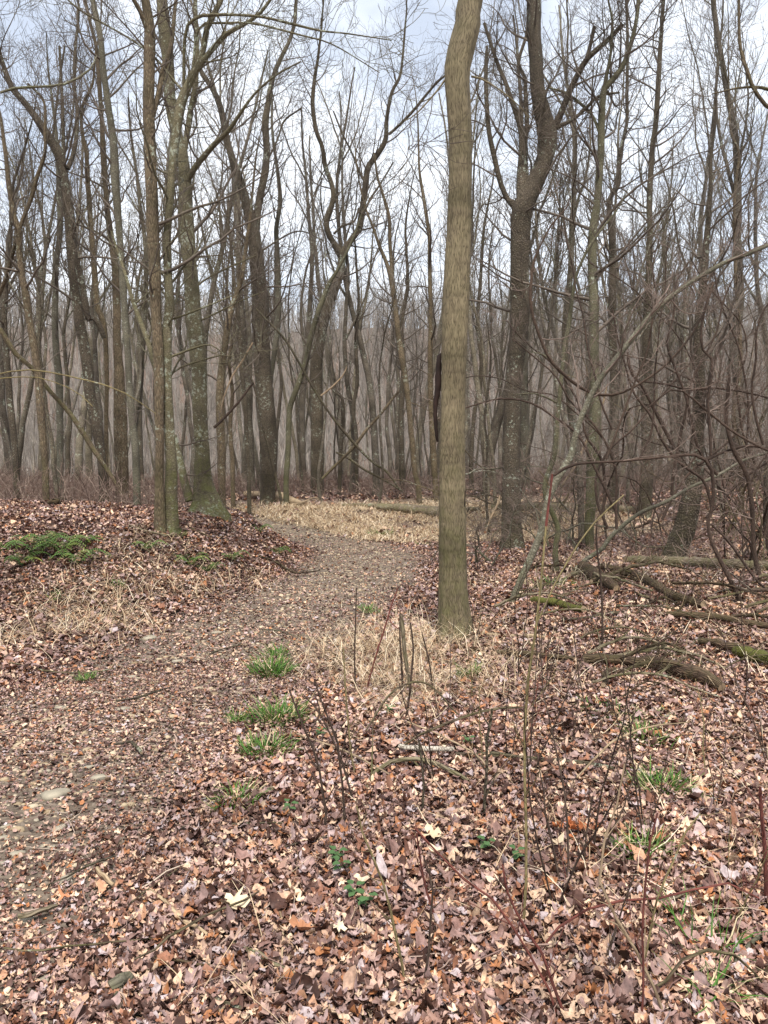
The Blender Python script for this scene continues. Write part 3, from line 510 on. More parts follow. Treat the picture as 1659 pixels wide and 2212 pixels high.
# torn strip of bark hanging on its left side, and dark splits
dd = d-.02; q, w = bezier('956,768,12 949,775,12 947,830,13 941,880,9 943,940,7 946,955,3', dd, rng, n=24); v, f, uvv = tube_arrays(q[None]-o, w[None], 9, True, .5); obj('bark_flap', mesh('bark_flap', v, f, M_HEART, uv=uvv), rt, label='dark torn strip of bark')
for s in ('987,1060,3 985,1100,5 988,1150,4 984,1160,2', '962,1110,2 959,1150,4 957,1170,3', '1005,1060,2 1003,1090,4 1000,1100,2', '1000,455,2 1001,490,5 1000,510,2'):
    q, w = bezier(s, d-R.mean()*.93, rng, n=10); v, f, uvv = tube_arrays(q[None]-o, w[None]*.8, 6, True); obj('bark_split', mesh('bark_split', v, f, M_HEART, uv=uvv), rt)
T = [
 ('1107,1187,50 1106,1150,43 1105,1084,39 1105,984,37 1107,900,36 1110,817,36 1118,740,38 1122,667,41 1122,567,40 1126,467,42 1138,430,42 1156,395,38 1172,355,36 1183,320,36 1184,290,42 1176,255,36 1163,200,30 1158,133,29 1154,67,27 1155,0,25', M_DARK, 'dark forked tree right of the big ridged trunk, with pale limbs and a broken branch', dict(limbs=['1118,455,22 1110,440,18 1100,435,12 1083,400,11 1066,333,11 1056,280,10 1050,200,9 1050,133,8 1052,100,5','1130,440,30 1129,383,26 1130,333,19 1126,283,15 1110,230,11 1095,187,9 1073,133,8 1046,50,6','1132,320,12 1139,267,10 1136,210,9 1133,167,8 1120,133,7 1139,67,6 1140,0,5','1190,285,20 1203,262,15 1223,217,13 1239,177,12 1263,133,12 1283,113,11 1323,77,10 1344,53,8','1266,130,9 1273,105,8 1284,57,7','1192,282,10 1210,272,9 1239,257,8 1266,233,7 1293,207,6 1339,200,4'], flare=1.15, extra=4, L1=2.2)),
 ('1276,1192,18 1273,1140,20 1277,1084,23 1283,984,30 1287,884,24 1283,750,20 1282,651,20 1279,560,19 1281,500,18 1290,433,15 1298,333,15 1300,267,14 1304,195,14 1323,173,12 1346,140,11 1363,93,9 1373,50,8 1379,0,8', M_GREEN, 'smooth greenish tree behind the two leaning stems, forked high up', dict(limbs=['1304,200,10 1309,167,8 1319,117,6 1323,50,5 1314,0,4','1296,290,6 1280,250,6 1255,225,6 1220,200,5 1186,190,4'], L1=2.4)),
 ('1329,1112,20 1327,1050,20 1328,950,18 1328,850,17 1324,750,17 1323,667,17 1323,567,14 1321,500,13 1316,433,10 1336,400,9 1339,333,8 1353,267,7 1354,200,7 1356,133,6 1353,0,6', M_DARK, 'dark straight tree standing behind the greenish forked tree', dict(L1=2.2)),
 ('1393,1122,28 1395,1060,27 1398,984,26 1398,880,25 1398,750,20 1400,640,15 1404,500,12 1403,433,12 1408,333,11 1416,267,11 1423,167,10 1426,110,9 1434,0,7', M_DARK, 'tall dark straight trunk at the right with a lichen patched top', dict(L1=2.4)),
 ('1446,1219,44 1462,1180,44 1478,1145,46 1488,1100,42 1497,1050,36 1503,990,30 1508,900,26 1511,800,22 1508,700,18 1520,600,15 1528,500,12 1535,400,9', M_DARK, 'thick dark tree leaning right from a swollen base on the right', dict(flare=1.1, L1=2.2, extra=2)),
 ('1104,1304,15 1126,1252,15 1149,1200,16 1169,1150,15 1183,1084,15 1199,1044,17 1219,1010,16 1236,977,15 1240,950,12 1253,910,12 1273,864,12 1293,824,12 1319,790,12 1353,747,12 1383,710,12 1420,667,11 1473,623,10 1529,587,10 1573,563,9 1606,553,8 1659,530,8 1740,505,6', M_GREY, 'grey leaning thin tree that arches to the right over the brush', dict(extra=1, t0=.35, L1=1.2, tm=M_TWIGR)),
 ('1203,1238,14 1199,1184,12 1206,1146,12 1193,1110,11 1179,1074,11 1178,1044,11 1189,1010,11 1199,977,10 1203,917,10 1209,850,9 1214,800,9 1219,750,9 1229,700,9 1235,650,8 1241,610,7 1249,583,6 1269,540,6 1289,510,5 1306,487,4', M_GREEN, 'crooked slender greenish tree just behind the arching grey one', dict(limbs=['1203,870,4 1176,857,4 1153,850,3 1115,852,2','1216,790,5 1206,800,4 1180,770,3 1150,760,2'], extra=1, t0=.45, L1=1.1)),
 ('1236,1236,10 1273,1203,10 1299,1188,10 1319,1160,9 1353,1130,9 1389,1104,8 1439,1084,8 1489,1054,7 1536,1034,7 1573,1014,6 1606,994,6 1659,977,5', M_GREY, 'thin dark stem leaning far right, almost along the ground', dict(extra=1.2, t0=.4, L1=.9, tm=M_TWIGR)),
 ('1603,1100,10 1600,1000,10 1585,900,9 1600,780,9 1592,650,8 1588,550,7 1586,450,6 1589,400,6 1596,333,5 1580,290,5 1575,240,4', M_BROWN, 'thin reddish brown tree at the far right, crooked top', dict(L1=1.8)),
 # ---- left group
 ('368,1152,28 368,1100,27 369,1017,25 367,950,22 362,884,22 360,800,20 362,717,20 366,650,18 363,567,17 362,500,16 367,433,17 370,383,16 375,333,18 383,267,20 393,217,20 410,173,17 428,143,15 447,123,11 462,103,11 490,73,10 520,57,8 560,30,7 590,-10,6', M_SMOOTH, 'mossy tree in front on the left bank, right stem of the fused pair', dict(limbs=['428,145,11 440,100,12 447,60,12 473,10,11 485,-20,9','397,190,7 400,75,7 417,43,6 450,33,6 553,35,5 636,53,5 696,67,4 753,73,3 846,87,2','415,160,5 430,60,5 480,50,5 553,52,5 653,77,4 720,97,3 820,157,2','369,930,9 366,890,14 347,850,14 337,800,12 320,740,11 300,684,10 287,650,9 273,600,7 257,550,6 240,500,4','400,203,6 380,180,5 340,130,5 290,90,4 240,60,4 170,20,4','371,770,5 420,752,5 455,745,3 485,766,2','350,843,3 380,800,4 430,780,4 483,766,3','325,748,4 352,700,4 400,680,4 450,660,4 500,640,3'], flare=1.25, extra=1, L1=1.5, tm=M_TWIGO)),
 ('346,1150,26 346,1084,22 345,1000,18 344,884,20 342,784,22 339,700,22 335,600,25 330,500,26 326,400,25 324,333,25 322,240,24 321,167,23 323,110,24 322,60,22 314,0,18', M_BROWN, 'tall straight trunk fused at its base behind the mossy stem', dict(limbs=['327,262,10 343,200,11 352,150,12 368,110,10 375,50,8 380,0,7','324,75,16 310,40,10 295,10,9'], flare=1.1, extra=3, L1=2)),
 ('448,1112,58 446,1082,50 440,1050,40 438,1000,33 436,950,30 432,884,31 430,800,33 423,717,36 418,667,33 409,567,30 402,500,34 400,440,30 398,390,26 393,333,24 381,283,22 370,233,23 365,180,23 361,110,25 353,40,25 350,0,22', M_SMOOTH, 'large mossy tree with a wide flared base behind the fused pair', dict(limbs=['400,400,14 420,362,12 443,333,12 467,307,11 493,283,9 520,243,7 553,200,5 600,160,4 650,133,3','375,940,13 387,984,15 397,1034,18 410,1082,20','395,350,12 403,300,12 412,240,12 422,190,12 425,130,11 423,60,10 422,0,9','424,620,4 450,600,4 500,575,4 553,552,3','418,700,4 460,680,4 520,650,3 570,630,2'], flare=1.5, extra=3, L1=2.2)),
 ('297,1096,15 293,984,16 287,917,15 280,850,15 277,784,14 273,717,13 268,650,14 263,567,13 257,500,14 252,433,16 247,367,18 246,317,16 237,250,14 230,200,13 222,143,13 217,83,12 207,33,12 200,0,10', M_GREY, 'pale lichen spotted slender tree left of the fused pair', dict(L1=2)),
 ('264,1052,28 262,984,28 259,900,28 257,817,22 253,733,16 252,633,16 248,567,15 238,500,13 230,433,11 223,333,12 220,267,9 213,167,9 207,100,7 190,30,6 180,-20,5', M_BROWN, 'brown trunk behind the pale lichen tree on the left', dict(L1=2, d=19)),
 ('222,1046,16 218,984,18 207,917,22 194,850,22 187,784,22 176,717,21 168,660,20 160,600,21 153,500,22 146,433,19 139,380,18 123,323,22 103,293,18 73,247,14 50,217,13 27,193,12 13,160,11 0,117,9', M_DARK, 'dark tree with lichen leaning left and forking halfway up', dict(limbs=['138,375,9 136,250,7 133,180,6 128,100,5','146,365,10 160,327,9 167,250,8 160,180,7 163,100,6 170,30,5','225,730,10 213,700,12 200,684,13 190,690,13 180,633,14 165,560,13','112,310,5 127,185,4 140,100,4'], L1=2, d=17)),
 ('130,1010,14 130,950,14 129,884,14 128,817,15 121,750,14 118,683,13 120,633,12 119,583,11 124,550,11 130,483,12 127,400,11 125,360,9', M_GREY, 'pale grey stem at the left reaching up beside the dark leaning tree', dict(L1=1.5, d=19)),
 ('229,960,9 230,884,9 231,817,9 228,734,10 222,690,12 210,660,12 203,567,12 197,500,11 190,400,10 187,333,8 177,283,7 178,230,6 200,180,5 206,120,4', M_BROWN, 'thin wavy reddish tree between the dark leaning tree and the brown trunk', dict(L1=1.6, d=18)),
 ('98,1010,14 93,950,15 87,884,17 84,817,17 74,750,16 62,684,14 57,650,16 45,583,13 40,500,14 30,467,12 20,400,10 10,317,8 3,267,7 -10,200,6', M_BROWN, 'tree at the left edge of the photo curving and forking in a Y', dict(limbs=['42,495,8 55,460,8 67,433,8 80,383,8 97,333,7 97,283,6 95,220,5 60,180,4','41,510,6 33,527,8 17,583,8 0,633,8 -20,670,7'], L1=1.8, d=15)),
 ('35,1010,13 33,984,13 27,917,14 20,850,14 13,750,13 8,680,12 12,620,10 20,560,8 24,480,7', M_DARK, 'dark straight tree nearest the left edge', dict(L1=1.8, d=17)),
 ('480,1052,16 478,984,18 477,950,18 475,884,18 477,817,16 487,734,13 498,670,12 512,633,10 524,590,9 530,540,8', M_BROWN, 'brown tree just right of the wide flared trunk', dict(L1=1.8, d=19)),
 ('538,1040,9 533,950,9 530,884,10 525,830,9 520,784,9 518,717,9 512,660,8 505,600,7 500,540,6', M_DARK, 'slender dark tree left of the thick dark central trunk', dict(L1=1.6, d=21)),
 ('578,1088,32 578,1050,31 579,984,36 575,884,38 568,800,36 564,720,36 563,650,36 558,600,32 553,560,30 547,500,26 535,450,22 521,400,17 504,350,15 490,300,14 477,233,13 460,193,11 437,160,10 432,146,7', M_DARK, 'thick dark tree at the left of the trail bend, forking into two limbs', dict(limbs=['552,520,16 556,460,16 563,417,16 573,367,16 576,317,14 573,267,15 580,217,12 590,167,10 603,133,9 623,93,8 636,50,8 640,0,7','576,350,5 600,300,4 615,260,4 650,235,3','560,545,4 640,500,3 700,520,3'], L1=2.4, extra=.5, flare=1.05)),
 ('583,900,9 584,834,10 590,784,10 598,720,13 601,667,13 600,583,12 597,500,10 605,430,9 598,360,7 590,300,6', M_GREY, 'pale lichen covered stem right beside the thick dark trunk', dict(L1=1.6, d=25.5)),
 ('686,1070,29 685,1020,28 685,950,28 685,884,28 684,784,27 691,725,24 703,680,22 714,645,22 725,615,20 734,590,18 740,550,16 760,517,13 776,493,14 783,450,13 790,400,13 796,360,12 816,333,11 833,300,10 836,250,8 846,200,7 863,167,6 870,117,5 876,50,4', M_DARK, 'Y forked tree with lichen in the centre, its limbs curving like a lyre', dict(limbs=['739,570,12 733,543,13 713,512,12 705,483,12 713,455,12 720,423,11 715,393,10 703,360,10 696,317,9 683,283,9 676,233,9 678,183,8 686,133,6 691,90,5 696,33,4','840,290,6 873,260,6 903,227,6 936,187,5 961,163,4','784,465,5 800,430,5 820,400,4 850,350,3','721,505,5 740,488,5 765,478,4 775,450,4','796,400,5 780,380,5 760,330,4 740,290,4 720,240,3'], L1=2, extra=2)),
 ('618,1045,12 623,950,12 626,884,12 643,834,12 660,784,12 670,734,12 686,677,11 696,650,11 712,610,9 728,585,7', M_GREEN, 'olive stem leaning right into the central lyre shaped tree', dict(L1=1.4, d=23)),
 ('907,1092,13 903,1050,12 896,1017,12 890,950,12 880,850,12 875,817,13 870,784,13 861,725,12 853,660,11 840,583,9 820,533,7 803,483,5 790,450,4', M_BROWN, 'brown tree leaning left, between the lyre tree and the ridged trunk', dict(limbs=['847,600,7 843,533,8 840,467,7 826,417,6 816,383,5 808,330,4'], L1=1.8)),
 ('870,1062,13 868,984,12 866,917,12 868,850,11 872,780,9 868,700,8 880,620,7 878,540,6', M_DARK, 'dark upright tree just left of the brown leaning one', dict(L1=1.8, d=27)),
 ('943,1086,12 940,1040,13 936,984,14 932,900,12 930,850,12 930,750,11 930,650,9 928,560,8 926,500,8 913,417,7 906,367,5', M_BROWN, 'straight brown tree close behind the ridged trunk', dict(L1=2)),
 ('770,1068,9 770,967,9 767,920,9 763,884,8 772,820,8 768,740,7 775,660,6 770,580,5', M_DARK, 'slim dark tree in the centre behind the crossed poles', dict(L1=1.8, d=27)),
 ('733,1065,9 735,984,9 740,920,9 741,884,9 738,860,6 720,845,4', M_DARK, 'short broken dark tree left of the crossed poles', dict(L1=1.2, d=26, extra=0)),
 ('503,1054,10 503,1017,10 499,950,9 497,917,9 502,850,8 495,780,8 508,700,7 515,640,6', M_BROWN, 'thin tree between the flared trunk and the thick dark trunk', dict(L1=1.8, d=23)),
 ('1135,1110,22 1134,1000,22 1133,900,20 1131,800,19 1132,700,16 1135,600,13 1130,520,11', M_GREY, 'straight grey trunk standing close behind the dark forked tree', dict(L1=2, d=27)),
 ('1020,1095,11 1018,1000,10 1024,900,9 1040,800,9 1032,700,8 1038,600,7 1045,500,6', M_DARK, 'thin dark tree seen just right of the ridged trunk', dict(L1=2, d=27)),
 ('1056,1160,7 1052,1110,6 1050,1040,6 1052,960,5 1047,900,5 1057,820,5 1060,760,4', M_DARK, 'very thin dark sapling left of the dark forked tree', dict(L1=1.2, extra=1)),
]
for k, (p_, m_, lb, kw) in enumerate(T): tree(p_, m_, lb, seed=10+k, twigs=2.2 if float(p_.split(',')[0]) > 1250 and kw.get('L1', 0) > 1.5 else 1.6, **kw)
# fallen and leaning poles in the background, dead branches hung up in the trees
POLES = [
 ('696,1034,6 740,990,6 766,964,7 793,927,7 820,897,6 860,847,5', M_BROWN, 'dead pole leaning right, crossing two others in the centre', 23, 'leaning_pole'),
 ('553,667,4 620,740,5 670,827,5 713,894,5 753,944,6 803,997,5 836,1020,5 863,1057,4', M_DARK, 'long dead pole leaning left across the centre, longer of the crossed poles', 22, 'leaning_pole'),
 ('726,977,4 756,992,5 786,1014,5 830,1037,5 870,1062,4', M_DARK, 'short dead pole lowest of those crossed in the centre', 24, 'leaning_pole'),
 ('0,710,10 33,763,10 67,793,9 110,847,9 143,884,10 173,924,11 200,967,11 233,1017,9 267,1072,9', M_BROWN, 'dead tree leaning across the trunks at the left', 16, 'leaning_dead_tree'),
 ('462,924,6 483,904,6 517,867,5 547,827,4', M_VINE, 'broken reddish branch slanting out of the flared trunk group', 15, 'broken_branch'),
 ('477,890,3 483,860,3 503,810,4 520,785,4 546,740,3', M_PALE, 'pale bare broken branch pointing up right of the flared trunk', 15.5, 'broken_branch'),
 ('1212,1052,5 1240,1010,5 1262,965,5 1285,920,5 1300,880,4 1312,830,3', M_PALE, 'pale peeled branch leaning beside the greenish tree', 17, 'broken_branch'),
 ('693,855,4 715,838,4 740,812,3 750,790,2', M_PALE, 'short pale broken branch beside the central tree', 21, 'broken_branch'),
 ('1050,1148,4 1062,1115,5 1077,1085,5 1079,1070,5', M_PALE, 'pale pole leaning right of the ridged trunk', 15, 'leaning_pole'),
 ('0,200,5 20,192,6 40,190,6 90,187,5 127,185,5 150,178,5 167,170,5 193,153,4 210,120,3', M_GREY, 'lichen covered branch reaching in from the left edge high up', 9, 'hanging_branch'),
 ('1700,255,9 1660,233,8 1629,193,8 1613,150,8 1599,100,7 1596,33,6 1597,-30,6', M_BROWN, 'curved limb reaching in at the upper right corner', 10, 'hanging_branch'),
 ('1720,215,7 1660,193,7 1629,188,6 1595,190,4 1540,203,3', M_BROWN, 'small limb at the right edge pointing left', 10, 'hanging_branch'),
 ('-20,812,3 20,803,3 67,799,3 133,809,3 233,834,3 283,857,2.5 337,894,2', M_STEM, 'upper of two thin arching canes crossing the left trunks', 7, 'arching_cane'),
 ('-20,820,2.5 30,815,2.5 80,815,2 130,830,2 170,850,2 200,878,1.5', M_STEM, 'lower and shorter of two thin arching canes at the left', 7.2, 'arching_cane'),
]
for k, (p_, m_, lb, dd_, nm) in enumerate(POLES):
    tree(p_, m_, lb, d=dd_, seed=80+k, name=nm, cat={'leaning_pole': 'dead pole', 'leaning_dead_tree': 'dead tree', 'broken_branch': 'branch', 'hanging_branch': 'branch', 'arching_cane': 'cane'}[nm], extra=0, ground=False, t0=.1, twigs={'hanging_branch': 1.3, 'arching_cane': .25}.get(nm, .25), L1={'hanging_branch': 1.1}.get(nm, .5), part='stem', lean=.12)
# vines
VINES = [
 ('1233,423,2 1223,450,2 1193,483,3 1173,520,3 1153,567,4 1146,633,5 1148,667,5 1156,700,5 1183,767,5 1206,797,5.5 1236,824,5 1266,844,5 1306,854,5 1346,847,4 1389,824,4 1439,787,4 1489,730,3.5 1523,670,3 1540,610,3', 'long vine hanging in a wide U between the dark tree and the right brush', 9.5),
 ('1196,1027,5 1229,1007,5 1266,1000,4 1339,996,4 1439,987,4.5 1489,982,5 1516,987,6 1536,1010,6 1541,1050,6 1539,1094,6 1529,1127,5 1536,1167,6 1559,1217,7 1586,1270,8 1613,1324,8 1659,1350,8 1720,1350,8', 'thick woody vine running level then dropping down in a hook', 8.5),
 ('1640,1242,8 1629,1184,7 1626,1117,7 1616,1034,7 1603,1004,7 1586,977,7 1573,934,6 1568,900,6 1573,844,6 1576,810,4', 'dark woody stem rising at the right edge', 9.5),
 ('1536,984,5 1533,917,5 1529,867,5 1539,800,5 1535,770,4 1516,750,4 1516,700,4 1530,640,3', 'vine climbing straight up above the hooked vine', 8.8),
 ('1356,760,4 1360,800,5 1380,824,4 1396,850,5 1416,890,5 1436,930,5 1456,970,4', 'short dark vine slanting down in the right brush', 10),
 ('1539,1135,4 1570,1165,4 1603,1210,4 1640,1260,4 1690,1300,4', 'thin vine slanting down right of the hooked vine', 9),
 ('1389,824,3 1440,830,3 1490,842,4 1540,838,4 1600,845,3 1680,865,3', 'level vine crossing the right brush at eye height', 10),
 ('1400,880,3 1460,840,3 1530,890,4 1580,930,4 1640,965,4 1700,990,4', 'vine dipping to the right edge through the brush', 9),
]
rv = np.random.default_rng(31)
for k in range(20):
    u, v = 1290+400*rv.random(), 1180-260*rv.random(); a_ = -1.57+rv.normal(0, .5); cv = rv.normal(0, .16); w0 = 3.5+4*rv.random(); s_ = []
    for q in range(9):
        s_.append(f'{u:.0f},{v:.0f},{w0*(1-.07*q):.1f}'); a_ += cv+rv.normal(0, .26); u += 62*math.cos(a_); v += 62*math.sin(a_)
    VINES.append((' '.join(s_), ['rising', 'curling', 'twisting', 'drooping'][k % 4]+f' dark vine in the right brush, {"thick" if w0 > 5.5 else "thin"}', 8.3+3.5*rv.random()))
for k, (p_, lb, dd_) in enumerate(VINES):
    p_ = ' '.join(','.join([*q.split(',')[:2], str(float(q.split(',')[2])*(1.35 if k < 8 else 1))]) for q in p_.split())
    tree(p_, M_VINE, lb, d=dd_, seed=120+k, name='woody_vine', cat='vine', extra=0, ground=False, t0=.05, twigs=1.1, L1=.7, tm=M_TWIGR, part='stem', group='woody vines in the right brush' if k < 8 else lb+'s', lean=.05)
# ---------------------------------------------------------------- sticks and logs on the ground
def stick(pts, mat, label, name='fallen_stick', cat='stick', lift=0, arch=0, grp='sticks on the leaf litter', twigs=0, sink=.25):
    a = P3(pts); a[:, 2] *= 1.45 if cat == 'log' else 1.1; W3 = np.array([hit(u, v) for u, v, w in a]); R = a[:, 2]/F*np.linalg.norm(W3-[0, 0, CAMZ], axis=1)*.5
    W3[:, 2] += R*(1-sink)+.03+lift+(.02 if R.max() > .02 else 0)+arch*np.sin(np.linspace(0, np.pi, len(a)))
    o = W3[0].copy(); n = max(8, int(np.linalg.norm(np.diff(W3, axis=0), axis=1).sum()/.06)); n = min(n, 90); P, R = resample(W3, R, n)
    rr = np.random.default_rng(int(a.sum())); P = P+rr.normal(0, 1, P.shape)*np.minimum(R, .03)[:, None]*.22
    v, q, u = tube_arrays(P[None]-o, R[None], 12 if R.max() > .03 else 7, True, .12)
    k = 12 if R.max() > .03 else 7; c0 = len(v); v = np.concatenate([v, [v[:k].mean(0)], [v[-k:].mean(0)]])
    caps = np.array([[c0, (j+1) % k, j, j] for j in range(k)]+[[c0+1, c0-k+j, c0-k+(j+1) % k, c0-k+(j+1) % k] for j in range(k)])
    me = mesh(name, v[:c0], q, mat, uv=u); rt = obj(name, me); rt.location = o; rt['label'] = label; rt['category'] = cat; rt['group'] = grp
    for ve, fe in ((v[:k], tuple(range(k-1, -1, -1))), (v[c0-k:c0], tuple(range(k)))):
        e = bpy.data.meshes.new('cut_end'); e.from_pydata([tuple(x) for x in ve], [], [fe]); e.materials.append(M_PALE); obj('cut_end', e, rt)
    if twigs:
        q1, w1 = grow(P[None], R[None], twigs, .1, .95, .8, .35, 6, .08, .12, .0018, .5, rr); v_, f_ = tube_arrays(q1-o, w1, 5); obj('side_twigs', mesh('side_twigs', v_, f_, mat), rt)
    return rt
